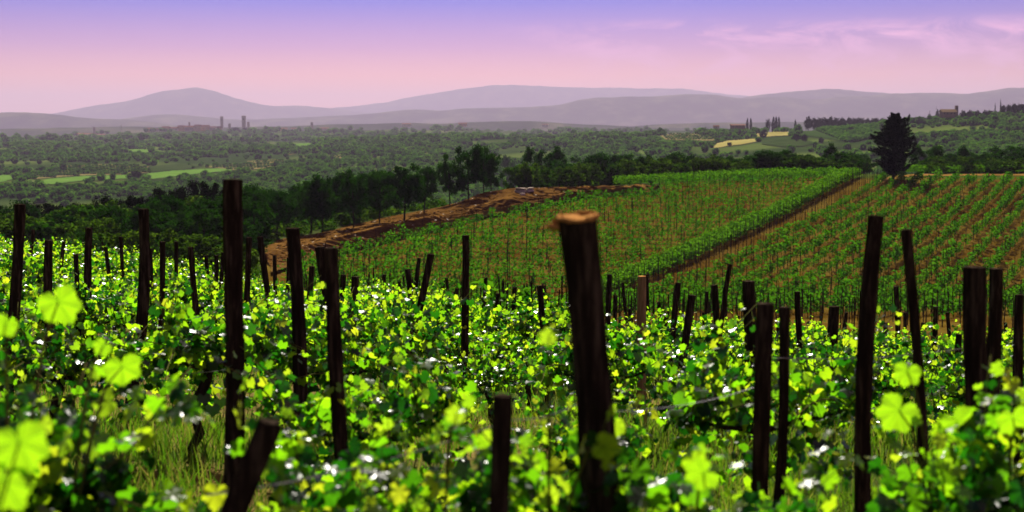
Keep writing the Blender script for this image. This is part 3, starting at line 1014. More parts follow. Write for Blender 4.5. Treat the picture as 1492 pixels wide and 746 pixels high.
POSTS = [
    ((28, 298), (12, 610), 17, .095, 'tall dark post with a pointed top at the far left edge', {}),
    ((130, 332), (130, 430), 11, .085, 'slim straight dark post right of the far left pointed post', {}),
    ((207, 305), (187, 540), 17, .10, 'wavy dark post leaning right among vines, left foreground', dict(curve=.09)),
    ((343, 262), (338, 705), 29, .112, 'tallest dark post, thick and straight, its top against the woods', dict(Yfix=7.2)),
    ((426, 333), (440, 600), 21, .10, 'dark flat-topped post in front of the red dirt strip', {}),
    ((482, 362), (504, 746), 22, .10, 'long leaning dark post right of the flat-topped post by the dirt strip', dict(Yfix=7.0)),
    ((467, 360), (478, 440), 15, .095, 'dark post tucked close behind the long leaning post', {}),
    ((379, 345), (392, 440), 9, .085, 'thin post with rounded head left of the flat-topped post', {}),
    ((627, 370), (604, 480), 11, .085, 'dark post leaning right in mid foreground, left of the straight one', {}),
    ((677, 343), (678, 450), 11, .085, 'straight dark post standing alone left of the thick orange-topped post', {}),
    ((594, 392), (600, 452), 8, .08, 'thin dark post just left of the right-leaning post', {}),
    ((935, 403), (935, 520), 14, .09, 'pale brown wooden post right of the thick orange-topped post', dict(pale=True, cut=.002)),
    ((887, 400), (886, 490), 8, .08, 'thin dark post between the orange-topped and the pale post', {}),
    ((942, 400), (944, 470), 6, .07, 'slender dark stake right behind the pale brown post', {}),
    ((989, 412), (978, 510), 9, .085, 'dark post leaning slightly right, next right of the pale post', {}),
    ((1010, 430), (996, 510), 12, .085, 'short leaning dark post with a broken head right of the pale post', {}),
    ((1041, 415), (1046, 565), 10, .08, 'straight leg of the V made by two thin posts', {}),
    ((1064, 385), (1046, 510), 7, .065, 'leaning slender leg of the V made by two thin posts', {}),
    ((1092, 410), (1092, 545), 19, .10, 'dark flat-topped post behind the broad post, right of the V of posts', {}),
    ((1118, 443), (1102, 746), 27, .095, 'broad dark post with blurred round top, reaching the bottom edge', dict(Yfix=5.9)),
    ((1146, 448), (1134, 690), 16, .095, 'dark post close right of the broad round-topped post', dict(Yfix=6.9)),
    ((1162, 425), (1182, 610), 9, .075, 'thin left-leaning crooked post left of the tall right post', dict(curve=-.04)),
    ((1277, 315), (1262, 746), 25, .104, 'tallest post on the right, bending slightly right at its top', dict(curve=-.03, Yfix=6.7)),
    ((1322, 335), (1344, 690), 16, .09, 'tall thin post leaning left, right of the tallest right post', dict(Yfix=6.6)),
    ((1425, 390), (1418, 690), 34, .10, 'thickest dark post at the right, broad flat top', {}),
    ((1448, 392), (1446, 640), 22, .085, 'dark post standing against the thickest right post', {}),
    ((1485, 430), (1484, 610), 15, .09, 'dark post cut by the right picture edge', dict(Yfix=9.4)),
    ((1305, 417), (1309, 510), 8, .08, 'thin dark post between the tall right post and the left-leaning post', {}),
    ((1363, 447), (1363, 550), 8, .075, 'thin straight post left of the thickest right post', {}),
    ((1397, 487), (1397, 530), 10, .08, 'short stub post left of the thickest right post', {}),
    ((1217, 447), (1212, 535), 16, .09, 'leafy dark post half hidden by vines left of the tallest right post', {}),
    ((733, 577), (722, 760), 31, .0, 'short blurred upright post at the lower middle edge', dict(Yfix=3.9)),
    ((397, 617), (340, 760), 40, .0, 'short blurred stump post tilted right at the lower left', dict(Yfix=3.7)),
    ((516, 403), (514, 445), 12, .085, 'short thick post right of the long leaning post', {}),
    ((501, 400), (496, 450), 8, .08, 'thin post between the long leaning post and the short thick one', {}),
    ((453, 388), (450, 440), 9, .08, 'thin leaf-covered post left of the long leaning post', {}),
    ((72, 350), (72, 410), 13, .09, 'short thick post among leaves near the left edge', {}),
    ((1063 + 70, 470), (1136, 520), 6, .06, 'very thin stake between the broad post and the crooked thin post', {}),
]
for top, bot, w, dm, lab, kw in POSTS:
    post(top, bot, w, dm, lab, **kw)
# the small posts of the rows further back
SMALL = [(1052, 480, 6), (1102, 500, 6), (1260, 470, 6), (1318, 455, 6), (1352, 500, 6), (1432, 500, 6), (848, 455, 6), (918, 450, 6), (984, 470, 6), (500, 430, 6), (650, 405, 5), (872, 440, 6), (908, 412, 5), (970, 455, 7), (1000, 470, 6), (1030, 425, 6), (1088, 470, 7), (1150, 490, 7), (1172, 500, 6), (1205, 480, 6), (1246, 485, 7), (1300, 500, 7), (1330, 480, 6), (1385, 500, 7), (1410, 470, 6), (1473, 485, 7), (690, 440, 6), (560, 400, 6), (420, 375, 6), (110, 370, 8), (237, 352, 9), (276, 360, 9), (314, 372, 7), (326, 368, 6), (300, 372, 6), (362, 346, 9), (400, 372, 6), (611, 376, 6),
         (608, 398, 6), (725, 428, 6), (751, 418, 7), (787, 416, 9), (707, 404, 6), (582, 410, 5), (861, 420, 6), (666, 420, 6), (1025, 455, 6),
         (897, 430, 6), (1232, 455, 6), (1290, 470, 7), (1190, 470, 6), (48, 335, 6), (92, 352, 6), (155, 360, 6), (175, 345, 6), (258, 352, 6), (220, 362, 7),
         (345, 372, 6), (540, 420, 6), (1075, 460, 6), (960, 440, 6), (1345, 470, 6), (1380, 455, 6), (1465, 470, 6), (640, 425, 6), (770, 440, 6), (830, 430, 6)]
for i, (x, y, w) in enumerate(SMALL):
    lean = random.uniform(-8, 8)
    far_ = x < 400
    post((x, y), (x + lean, y + 60), w, .075, 'small dark post among the far foreground vines on the ' + ('left' if far_ else 'right and middle') + ' slope',
         group='small posts among the left far rows' if far_ else 'small posts among the middle and right far rows', sides=8)


# ------------------------------------------------------------------ trellis wires
def wire(p0, p1, label, sag=.03, r=.0022):
    mb = MB()
    P = []
    p0 = np.array(p0); p1 = np.array(p1)
    for q in np.linspace(0, 1, 14):
        p = p0 * (1 - q) + p1 * q
        p[2] -= sag * 4 * q * (1 - q)
        P.append(p - p0)
    mb.tube(P, [r] * len(P), 5)
    o = mb.build('trellis_wire', M['wire'])
    o.location = p0
    tag(o, label, 'wire')


def P3(x, y, Y):
    s, v = px(x, y)
    return (float(s * Y), Y, float(v * Y))


wire(P3(300, 722, 3.8), P3(740, 612, 4.7), 'blurred slack wire rising right from the tilted stump post')
wire(P3(740, 612, 4.7), P3(872, 570, 5.2), 'short wire between the lower middle post and the thick orange-topped post')
wire(P3(340, 606, 8.0), P3(500, 612, 8.6), 'thin wire behind the tallest left post')
wire(P3(872, 600, 4.4), P3(1110, 560, 6.5), 'thin wire between the thick orange-topped post and the broad round-topped post')
wire(P3(1110, 520, 6.8), P3(1420, 505, 6.8), 'thin wire crossing behind the tall right posts')
wire(P3(207, 540, 11.0), P3(343, 536, 9.0), 'thin wire between the wavy post and the tallest left post')

# ------------------------------------------------------------------ grass between the rows
N = 42000
gs = rng.uniform(-.40, .40, N); gy = np.exp(rng.uniform(math.log(5.5), math.log(24), N))
gx = gs * gy
keep = fbm(gx / .9, gy / .9, 3) > .40
gx, gy = gx[keep], gy[keep]
gz = h(gx, gy) - .01
N = len(gx)
hh = rng.uniform(.07, .30, N) * (.6 + .8 * fbm(gx / 1.3, gy / 1.3, 2))
ww = rng.uniform(.003, .007, N)
aa = rng.uniform(0, 2 * math.pi, N); bb = rng.uniform(0, 2 * math.pi, N); ln_ = rng.uniform(.1, .7, N) * hh
u = np.stack([np.cos(aa), np.sin(aa), 0 * aa], -1); d = np.stack([np.cos(bb), np.sin(bb), 0 * bb], -1)
b0 = np.stack([gx, gy, gz], -1)
m0 = b0 + d * (ln_ * .3)[:, None] + np.array((0, 0, 1.)) * (hh * .6)[:, None]
t0 = b0 + d * ln_[:, None] + np.array((0, 0, 1.)) * hh[:, None]
VV = np.stack([b0 - u * ww[:, None], b0 + u * ww[:, None], m0 + u * (ww * .8)[:, None], m0 - u * (ww * .8)[:, None], t0], 1).reshape(-1, 3)
bi = (np.arange(N) * 5)[:, None]
FF = np.concatenate([bi + np.array([[0, 1, 2]]), bi + np.array([[0, 2, 3]]), bi + np.array([[3, 2, 4]])])
tag(mesh_obj('grass', VV, FF, M['grass']), 'green and straw-coloured grass between the foreground vine rows', 'grass', kind='stuff')


# ================================================================== scatter for uncountable stuff
LIB = {}


def library(name, objs):
    c = bpy.data.collections.new(name)
    for i, o in enumerate(objs):
        o.name = f'{name}_{i}'
        c.objects.link(o)
    return c


def scatter(name, P, scl, rotz, idx, coll, label, cat, squash=None):
    me = bpy.data.meshes.new(name)
    P = np.asarray(P, float)
    me.vertices.add(len(P)); me.vertices.foreach_set('co', P.ravel())
    a = me.attributes.new('scl', 'FLOAT_VECTOR', 'POINT'); a.data.foreach_set('vector', np.asarray(scl, float).ravel())
    a = me.attributes.new('rot', 'FLOAT_VECTOR', 'POINT'); a.data.foreach_set('vector', np.stack([0 * rotz, 0 * rotz, rotz], -1).ravel())
    a = me.attributes.new('idx', 'INT', 'POINT'); a.data.foreach_set('value', np.asarray(idx, np.int32))
    o = bpy.data.objects.new(name, me); COL.objects.link(o)
    g = bpy.data.node_groups.new(name + '_nodes', 'GeometryNodeTree')
    g.interface.new_socket('Geometry', in_out='INPUT', socket_type='NodeSocketGeometry')
    g.interface.new_socket('Geometry', in_out='OUTPUT', socket_type='NodeSocketGeometry')
    n = g.nodes.new
    gi, go = n('NodeGroupInput'), n('NodeGroupOutput')
    iop = n('GeometryNodeInstanceOnPoints'); ci = n('GeometryNodeCollectionInfo')
    ci.inputs['Collection'].default_value = coll
    ci.inputs['Separate Children'].default_value = True
    ci.inputs['Reset Children'].default_value = True

    def attr(nm, t):
        q = n('GeometryNodeInputNamedAttribute'); q.data_type = t; q.inputs['Name'].default_value = nm
        return q.outputs['Attribute']
    e = n('FunctionNodeEulerToRotation')
    l = g.links.new
    l(gi.outputs[0], iop.inputs['Points']); l(ci.outputs[0], iop.inputs['Instance'])
    iop.inputs['Pick Instance'].default_value = True
    l(attr('idx', 'INT'), iop.inputs['Instance Index'])
    l(attr('rot', 'FLOAT_VECTOR'), e.inputs[0]); l(e.outputs[0], iop.inputs['Rotation'])
    l(attr('scl', 'FLOAT_VECTOR'), iop.inputs['Scale'])
    l(iop.outputs[0], go.inputs[0])
    md = o.modifiers.new('scatter', 'NODES'); md.node_group = g
    return tag(o, label, cat, kind='stuff')


# ------------------------------------------------------------------ young vines on the hillside
def young_vine(n, hh, wid, leafsize, m, thick=1.0):
    P = np.stack([rng.normal(0, wid, n), rng.normal(0, wid * thick, n), hh * (.28 + .75 * rng.random(n) ** .8)], -1)
    nr_ = rand_dirs(n) * .9 + np.array((0, 0, .25))
    Rm = rot_from(nr_, rand_dirs(n))
    Vv, Fc = place(DIAMOND[0], DIAMOND[1], P, Rm, leafsize * rng.uniform(.6, 1.3, n))
    mb = MB(); mb.tube([(0, 0, -.1), (.02, 0, hh * .3), (0, .02, hh * .6)], [.02, .017, .012], 4)
    Vt = np.array(mb.v); ft = [f for f in mb.f if len(f) == 4]
    Fa = np.concatenate([Fc, np.array(ft) + len(Vv)])
    mi = np.concatenate([np.zeros(len(Fc)), np.ones(len(ft))]).astype(int)
    return mesh_obj('young_vine', np.concatenate([Vv, Vt]), Fa, [m, M['bark']], link=False, midx=mi)


YV = [young_vine(56, random.uniform(1.0, 1.25), .28, .20, M['young_leaf'], .5) for _ in range(6)]
HV = [young_vine(70, 1.12, .33, .20, M['hedge_leaf'], .75) for _ in range(4)]


def in_a(X, Y):     # left block: rows run across the view
    x, y = topx(X, Y, h(X, Y))
    return (divd(X, Y) < -4.9) & (Y > 40) & (Y < 184) & ((y > dirt_lo(np.clip(x, 384, 960)) + 1) | (x > 960)) & (x > 420) & (y > 268 - np.clip((x - 860) * .03, 0, 20) + 0)


def in_b(X, Y):     # right block: rows run up the slope
    x, y = topx(X, Y, h(X, Y))
    return (divd(X, Y) > 1.6) & (Y > fore_edge(X / Y) + 3) & (Y < 190) & (y > 263) & (x < 1560)


def row_rot(X, Y):      # heading of the planting row at a place on the hillside
    return np.where(divd(X, Y) > 0, math.atan2(DD[1], DD[0]), R(3))


vp = []; sp_ = []
aA = R(3)
for r_ in np.arange(40, 186, 2.9):
    t = np.arange(-70, 75, .78)
    X = t * math.cos(aA) + rng.normal(0, .12, len(t)); Y = r_ + t * math.sin(aA) + rng.normal(0, .10, len(t))
    ok = in_a(X, Y) & (np.abs(X / Y) < .4)
    vp += list(zip(X[ok], Y[ok]))
    t2 = np.arange(-70, 70, 1.7)
    X = t2 * math.cos(aA) + rng.normal(0, .1, len(t2)); Y = r_ + t2 * math.sin(aA) + .12
    ok = in_a(X, Y) & (np.abs(X / Y) < .4) & (rng.random(len(X)) < .75)
    sp_ += list(zip(X[ok], Y[ok]))
for d_ in np.arange(2.1, 150, 2.1):
    t = np.arange(-110, 160, .8)
    P = D0[None] + DN[None] * d_ + DD[None] * t[:, None] + rng.normal(0, .12, (len(t), 2))
    ok = in_b(P[:, 0], P[:, 1]) & (np.abs(P[:, 0] / P[:, 1]) < .4)
    vp += [tuple(q) for q in P[ok]]
    t2 = np.arange(-110, 160, 2.2)
    P = D0[None] + DN[None] * (d_ + .1) + DD[None] * t2[:, None] + rng.normal(0, .08, (len(t2), 2))
    ok = in_b(P[:, 0], P[:, 1]) & (np.abs(P[:, 0] / P[:, 1]) < .4) & (rng.random(len(P)) < .7)
    sp_ += [tuple(q) for q in P[ok]]
vp = np.array(vp); sp_ = np.array(sp_)
# leave gaps as in a real planting
vp = vp[rng.random(len(vp)) > .05]
vp = vp[np.argsort(vp[:, 1])]
sp_ = sp_[np.argsort(sp_[:, 1])]
print('hillside vines', len(vp), 'stakes', len(sp_))
_Yk = np.arange(6.0, 50.0, 1.0)


def over_canopy(X, Y, top):      # does the top of something at (X, Y) show above the leaves of the foreground block?
    s_ = X / Y
    A = np.full(len(X), -9.)
    for y_ in _Yk:
        yy_ = np.minimum(y_, fore_edge(s_))
        A = np.maximum(A, (h(s_ * yy_, yy_) + 1.12) / yy_)
    return (h(X, Y) + top) / Y > A


vp = vp[over_canopy(vp[:, 0], vp[:, 1], 1.05)]; sp_ = sp_[over_canopy(sp_[:, 0], sp_[:, 1], 1.6)]
seen_v = np.where(over_canopy(vp[:, 0], vp[:, 1], .5))[0]
ind = seen_v[:280]
for i in ind:
    X, Y = vp[i]
    o = inst(YV[i % 6], None, 'young_vine')
    o.location = (X, Y, float(h(X, Y))); o.rotation_euler = (0, 0, float(row_rot(X, Y)) + random.uniform(-.25, .25))
    q = random.uniform(.8, 1.15); o.scale = (q, q, q)
    tag(o, 'young green vine in the lowest hillside rows just beyond the foreground vineyard', 'grapevine', 'young vines at the foot of the hillside')
rest = np.setdiff1d(np.arange(len(vp)), ind)
VP = vp[rest]
c_y = library('hillside_vine', YV)
q = (rng.uniform(.6, 1.15, len(VP)) * (.72 + .55 * fbm(VP[:, 0] / 9, VP[:, 1] / 9, 3)))[:, None] * 1.08 * np.array((1, 1, 1.)) * rng.uniform(.85, 1.15, (len(VP), 3))
scatter('hillside_vines', np.stack([VP[:, 0], VP[:, 1], h(VP[:, 0], VP[:, 1])], -1), q, row_rot(VP[:, 0], VP[:, 1]) + rng.uniform(-.25, .25, len(VP)), rng.integers(0, 6, len(VP)), c_y,
        'thousands of young staked vines in rows over the far hillside', 'vineyard rows')

# grown, trellised rows: three along the divider, four along the ridge, two beyond the path on the right
hp = []
for d_ in (-3.6, -2.4):
    t = np.arange(-4, 87, .4)
    P = D0[None] + DN[None] * d_ + DD[None] * t[:, None] + rng.normal(0, .08, (len(t), 2))
    hp.append(P)
for Y0 in (185.5, 188, 190.5):
    X = np.arange(14, 44, .45); X = X[X / Y0 < .255]
    hp.append(np.stack([X + rng.normal(0, .08, len(X)), Y0 + (X - 20) * .12 + rng.normal(0, .08, len(X))], -1))
for Y0 in (199, 201.5, 204):
    X = np.arange(54, 86, .45)
    hp.append(np.stack([X, Y0 + rng.normal(0, .1, len(X))], -1))
HP = np.concatenate(hp)
c_h = library('trellised_vine', HV)
scatter('trellised_vine_rows', np.stack([HP[:, 0], HP[:, 1], h(HP[:, 0], HP[:, 1])], -1), rng.uniform(.85, 1.15, (len(HP), 3)), rng.uniform(0, 6.28, len(HP)),
        rng.integers(0, 4, len(HP)), c_h, 'dense light green trellised vine rows beside the diagonal soil strip and along the ridge', 'vine rows')


# ------------------------------------------------------------------ vine stakes on the hillside
def stake_src(hh):
    mb = MB()
    mb.tube([(0, 0, -.2), (.01, 0, hh * .5), (0, .01, hh)], [.032, .03, .027], 5)
    return mb.build('vine_stake', M['post'], link=False)


ST = [stake_src(random.uniform(1.5, 2.0)) for _ in range(4)]
cnt = 0
lab_d = 'slim dark stake in the line beside the diagonal orange soil strip'
for d_, st in ((-1.3, .85), (1.2, 1.2)):
    for t in np.arange(-4, 87, st):
        P = D0 + DN * d_ + DD * t + rng.normal(0, .06, 2)
        o = inst(random.choice(ST), None, 'vine_stake')
        o.location = (P[0], P[1], float(h(*P))); o.rotation_euler = (random.uniform(-.05, .05), random.uniform(-.06, .06), random.uniform(0, 6))
        tag(o, lab_d, 'stake', 'stakes along the diagonal soil strip'); cnt += 1
vis = np.where(over_canopy(sp_[:, 0], sp_[:, 1], 1.2))[0]
for i in vis[:300 - cnt]:
    o = inst(random.choice(ST), None, 'vine_stake')
    o.location = (sp_[i, 0], sp_[i, 1], float(h(*sp_[i]))); o.rotation_euler = (random.uniform(-.07, .07), random.uniform(-.07, .07), 0)
    tag(o, 'slim dark stake among the young vines low on the hillside', 'stake', 'stakes among the young hillside vines')
rs_ = np.setdiff1d(np.arange(len(sp_)), vis[:300 - cnt])
SP = sp_[rs_]
c_s = library('hillside_stake', [stake_src(1.7) for _ in range(2)])
scatter('hillside_stakes', np.stack([SP[:, 0], SP[:, 1], h(SP[:, 0], SP[:, 1])], -1), rng.uniform(.85, 1.2, (len(SP), 3)), rng.uniform(0, 6, len(SP)),
        rng.integers(0, 2, len(SP)), c_s, 'many thin stakes among the rows of the far hillside', 'stakes')


# ================================================================== trees
def tree_variant(kind):
    """unit tree 1 m high, crown about 1 m wide; scaled when placed. Returns trunk, crown (not linked)."""
    mb = MB()
    if kind == 'broad':
        base, rz_, cl, per, lf, m = .17, .5, 42, 95, .050, M['tree_leaf']
    elif kind == 'slim':
        base, rz_, cl, per, lf, m = .05, .5, 36, 85, .048, M['tree_leaf']
    elif kind == 'bush':
        base, rz_, cl, per, lf, m = .06, .5, 26, 75, .065, M['bush_leaf']
    else:
        base, rz_, cl, per, lf, m = .40, .5, 30, 110, .04, M['pine_leaf']
    hub = (random.uniform(-.03, .03), random.uniform(-.03, .03), base + .15)
    tr = .02 if kind != 'slim' else .014
    mb.tube([(0, 0, -.06), (random.uniform(-.02, .02), 0, base * .5), hub, (hub[0] * 1.5, hub[1], .75)], [tr * 1.2, tr, tr * .8, tr * .3], 7, rough=.08)
    P = []
    for i in range(cl):
        while True:
            p = np.array((random.uniform(-1, 1), random.uniform(-1, 1), random.uniform(-1, 1)))
            rr = np.linalg.norm(p)
            if .35 < rr < 1: break
        if kind == 'broad':
            q = np.array((p[0] * .38, p[1] * .38, base + (1 - base) * (.5 + .44 * p[2])))
        elif kind == 'slim':
            taper = 1 - .55 * max(0, p[2])
            q = np.array((p[0] * .36 * taper, p[1] * .36 * taper, base + (1 - base) * (.5 + .46 * p[2])))
        elif kind == 'bush':
            q = np.array((p[0] * .42, p[1] * .42, base + (1 - base) * (.45 + .45 * p[2])))
        else:
            q = np.array((p[0] * .46, p[1] * .46, base + (1 - base) * (.45 + .40 * p[2] * (1 - .5 * (p[0] ** 2 + p[1] ** 2)))))
        P.append(q)
        if i % 3 == 0:
            mid = (np.array(hub) + q) / 2 + np.array((0, 0, -.03))
            mb.tube([hub, mid, q], [tr * .5, tr * .3, tr * .12], 4)
    trunk = mb.build('trunk', M['trunk'], link=False, smooth=True)
    cs = []; nn_ = []
    for q in P:
        sg = random.uniform(.055, .095)
        d = rand_dirs(per)
        rad = sg * np.clip(rng.normal(1, .35, per), .2, 1.8)
        sq = np.array((1, 1, .75))
        cs.append(q + d * rad[:, None] * sq)
        nn_.append(d * .8 + rand_dirs(per) * .7 + np.array((0, 0, .35)))
    cs = np.concatenate(cs); nn_ = np.concatenate(nn_)
    Rm = rot_from(nn_, rand_dirs(len(cs)))
    Vv, Fc = place(DIAMOND[0], DIAMOND[1], cs, Rm, lf * rng.uniform(.5, 1.2, len(cs)))
    crown = mesh_obj('crown', Vv, Fc, m, link=False)
    return trunk, crown


TV = {k: [tree_variant(k) for _ in range(n)] for k, n in (('broad', 6), ('slim', 4), ('bush', 5), ('pine', 2))}
ntree = 0


def put_tree(name, X, Y, H, Wd, kind, label, group=None, cat='tree', sink=.0, Z=None):
    global ntree
    t, c = random.choice(TV[kind])
    z = float(h(X, Y)) if Z is None else Z
    e = empty(name, (float(X), float(Y), z - sink), random.uniform(0, 6.28), (Wd, Wd, H))
    tag(e, label, cat, group)
    inst(t, e, 'trunk'); inst(c, e, 'crown')
    ntree += 1
    return e


def put_px(name, x, ytop, wpx, Y, kind, label, group=None, cat='tree'):
    s, v = px(x, ytop)
    X = float(s * Y); zg = float(h(X, Y))
    H = float(v * Y) - zg
    if H < .8: return None
    return put_tree(name, X, Y, H, wpx * Y / F * 1.08, kind, label, group, cat)


# woods left of the dug strip
SIL = ([-20, 0, 60, 120, 200, 300, 400, 500, 600, 660], [298, 296, 290, 284, 268, 262, 256, 249, 244, 240])
k = 0; tries = 0
placed = []
while k < 190 and tries < 6000:
    tries += 1
    x = random.uniform(-15, 655)
    Y = random.uniform(85, 200)
    s, _ = px(x, 300)
    X = float(s * Y); zg = float(h(X, Y))
    gx_, gy_ = topx(X, Y, zg)
    if x > 372 and gy_ > dirt_up(np.clip(gx_, 384, 960)) - 3: continue
    if Y < fore_edge(s) + 20: continue
    dmin = 1.7 + .006 * Y
    if any((X - a) ** 2 + (Y - b) ** 2 < dmin * dmin for a, b in placed): continue
    sil = np.interp(x, *SIL)
    zs = float(px(x, sil)[1]) * Y
    hmax = zs - zg
    lowfront = Y < 108 and x < 380
    H = min(random.uniform(2.2, 3.6) if lowfront else random.uniform(3.6, 5.8), hmax * random.uniform(.9, 1.05))
    if H < 1.3: continue
    placed.append((X, Y))
    if H < 3.3 or x < 300 and random.random() < .6:
        put_tree('shrub', X, Y, H, H * random.uniform(.9, 1.25), 'bush', 'yellow-green leafy shrub in the thicket on the left slope', 'shrubs in the left thicket', 'shrub')
    else:
        put_tree('broadleaf_tree', X, Y, H, H * random.uniform(.8, 1.1), 'broad', 'small dark green tree in the woods left of the dug red strip', 'trees in the left woods')
    k += 1
print('woods', k, tries)
# dark umbrella pines over the thicket at the left
for x, yt, w, Y, lab in [(52, 288, 80, 150, 'lowest dark rounded pine crown above the thicket at the far left'),
                         (88, 282, 70, 155, 'broad dark rounded pine crown above the thicket at the left edge'),
                         (150, 276, 60, 150, 'dark rounded pine crown between the left edge pine and the flat-topped one'),
                         (196, 270, 50, 155, 'dark pine crown left of the flat-topped pine pair'),
                         (248, 256, 58, 160, 'dark flat-topped pine, left one of the pair in front of the valley'),
                         (294, 251, 62, 160, 'dark flat-topped pine, right one of the pair in front of the valley')]:
    put_px('umbrella_pine', x, yt, w, Y, 'pine', lab)
# trees along the upper edge of the dug strip
s_, v_ = px(589, 328)
hx, hy, hzv = hit([589], [327], 60)
put_tree('broadleaf_tree', hx[0], hy[0], (327 - 232) / F * hy[0], 72 / F * hy[0], 'broad', 'dark broad tree with a bare trunk standing at the edge of the dug strip')
for x, yt, yb, w, kd, lab in [(618, 240, 312, 50, 'broad', 'dark rounded tree close right of the bare-trunked edge tree'),
                              (553, 246, 326, 50, 'broad', 'dark green tree left of the bare-trunked edge tree'),
                              (515, 246, 332, 48, 'broad', 'thin-trunked green tree second left of the bare-trunked edge tree'),
                              (470, 250, 338, 50, 'broad', 'thin-trunked tree above the middle of the dug strip'),
                              (655, 224, 300, 44, 'broad', 'dark tree on the left flank of the highest tree clump'),
                              (682, 207, 296, 66, 'broad', 'tallest broad tree of the clump above the dug strip'),
                              (716, 220, 288, 44, 'broad', 'dark tree on the right flank of the highest tree clump'),
                              (738, 221, 284, 36, 'slim', 'bushy slim tree right of the highest tree clump'),
                              (705, 212, 290, 40, 'broad', 'dark tree behind the tallest tree of the clump')]:
    a, b, c = hit([x], [yb], 60)
    H = (yb - yt) / F * b[0]
    put_tree('broadleaf_tree', a[0], b[0], H, w / F * b[0] * 1.1, kd, lab)
# treeline behind the ridge
LINE = [(772, 206, 24, 'slim'), (792, 213, 32, 'slim'), (812, 211, 30, 'slim'), (832, 228, 44, 'broad'), (852, 236, 40, 'bush'), (888, 234, 24, 'slim'), (906, 240, 24, 'bush'),
        (925, 224, 34, 'broad'), (955, 230, 40, 'broad'), (980, 227, 28, 'slim'), (1008, 221, 26, 'slim'), (1038, 224, 30, 'slim'), (1064, 230, 34, 'broad'), (1092, 222, 30, 'slim'),
        (1118, 217, 36, 'broad'), (1140, 215, 36, 'broad'), (1162, 221, 30, 'slim'), (1184, 228, 34, 'broad'), (1211, 207, 24, 'slim'), (1232, 220, 32, 'broad'), (1256, 224, 34, 'broad'),
        (1340, 211, 24, 'slim'), (1366, 207, 30, 'slim'), (1388, 222, 30, 'broad'), (1406, 211, 28, 'slim'), (1428, 221, 30, 'broad'), (1448, 209, 32, 'slim'), (1472, 213, 40, 'broad'), (1492, 214, 36, 'broad')]
for x, yt, w, kd in LINE:
    put_px('broadleaf_tree', x, yt, w * 1.55, random.uniform(206, 232), kd, {'slim': 'slim upright dark tree in the treeline behind the ridge', 'broad': 'rounded dark tree in the treeline behind the ridge',
           'bush': 'low bushy tree in the treeline behind the ridge'}[kd], {'slim': 'slim trees of the ridge treeline', 'broad': 'rounded trees of the ridge treeline', 'bush': 'bushy trees of the ridge treeline'}[kd])
for x in np.arange(880, 1500, 17):
    x = x + random.uniform(-7, 7)
    if 1255 < x < 1350: continue
    put_px('broadleaf_tree', x, random.uniform(219, 233), random.uniform(38, 54), random.uniform(204, 220), random.choice(('broad', 'slim')),
           'rounded dark tree in the treeline behind the ridge', 'rounded trees of the ridge treeline')
for x in np.arange(750, 1500, 7.5):
    x = x + random.uniform(-5, 5)
    if 1258 < x < 1348: continue
    yt = random.uniform(224, 238) + (8 if x < 900 else 0)
    put_px('shrub', x, yt, random.uniform(30, 46), random.uniform(198, 214) if x > 860 else random.uniform(188, 204), 'bush',
           'dark low shrub filling the treeline behind the ridge', 'shrubs of the ridge treeline', 'shrub')
for x in np.arange(632, 760, 14):
    a, b, c = hit([x], [float(dirt_up(x)) - 2], 60)
    if np.isnan(b[0]): continue
    put_tree('shrub', a[0] + random.uniform(-.5, .5), b[0] + random.uniform(0, 2), random.uniform(1.2, 2.2), random.uniform(1.6, 2.6), 'bush',
             'low green shrub along the upper edge of the dug strip', 'shrubs edging the dug strip', 'shrub')
# undergrowth in the woods: ground cover
NU = 2600
us = rng.uniform(-.37, -.005, NU); uy = rng.uniform(70, 205, NU); ux = us * uy; uz = h(ux, uy)
a, b = topx(ux, uy, uz)
ok = ~((a > 372) & (b > dirt_up(np.clip(a, 384, 960)) - 1)) & (uy > fore_edge(us) + 14)
ux, uy, uz = ux[ok], uy[ok], uz[ok]
UB = []
for _ in range(4):
    n = 60
    d = rand_dirs(n); d[:, 2] = np.abs(d[:, 2])
    Vv, Fc = place(DIAMOND[0], DIAMOND[1], d * rng.uniform(.3, .6, n)[:, None], rot_from(d + rand_dirs(n) * .6, rand_dirs(n)), rng.uniform(.12, .3, n))
    UB.append(mesh_obj('tuft', Vv, Fc, M['bush_leaf'], link=False))
c_u = library('undergrowth_tuft', UB)
scatter('undergrowth', np.stack([ux, uy, uz], -1), rng.uniform(.8, 2.3, (len(ux), 3)), rng.uniform(0, 6, len(ux)), rng.integers(0, 4, len(ux)), c_u,
        'low green undergrowth beneath the trees of the left woods', 'undergrowth')

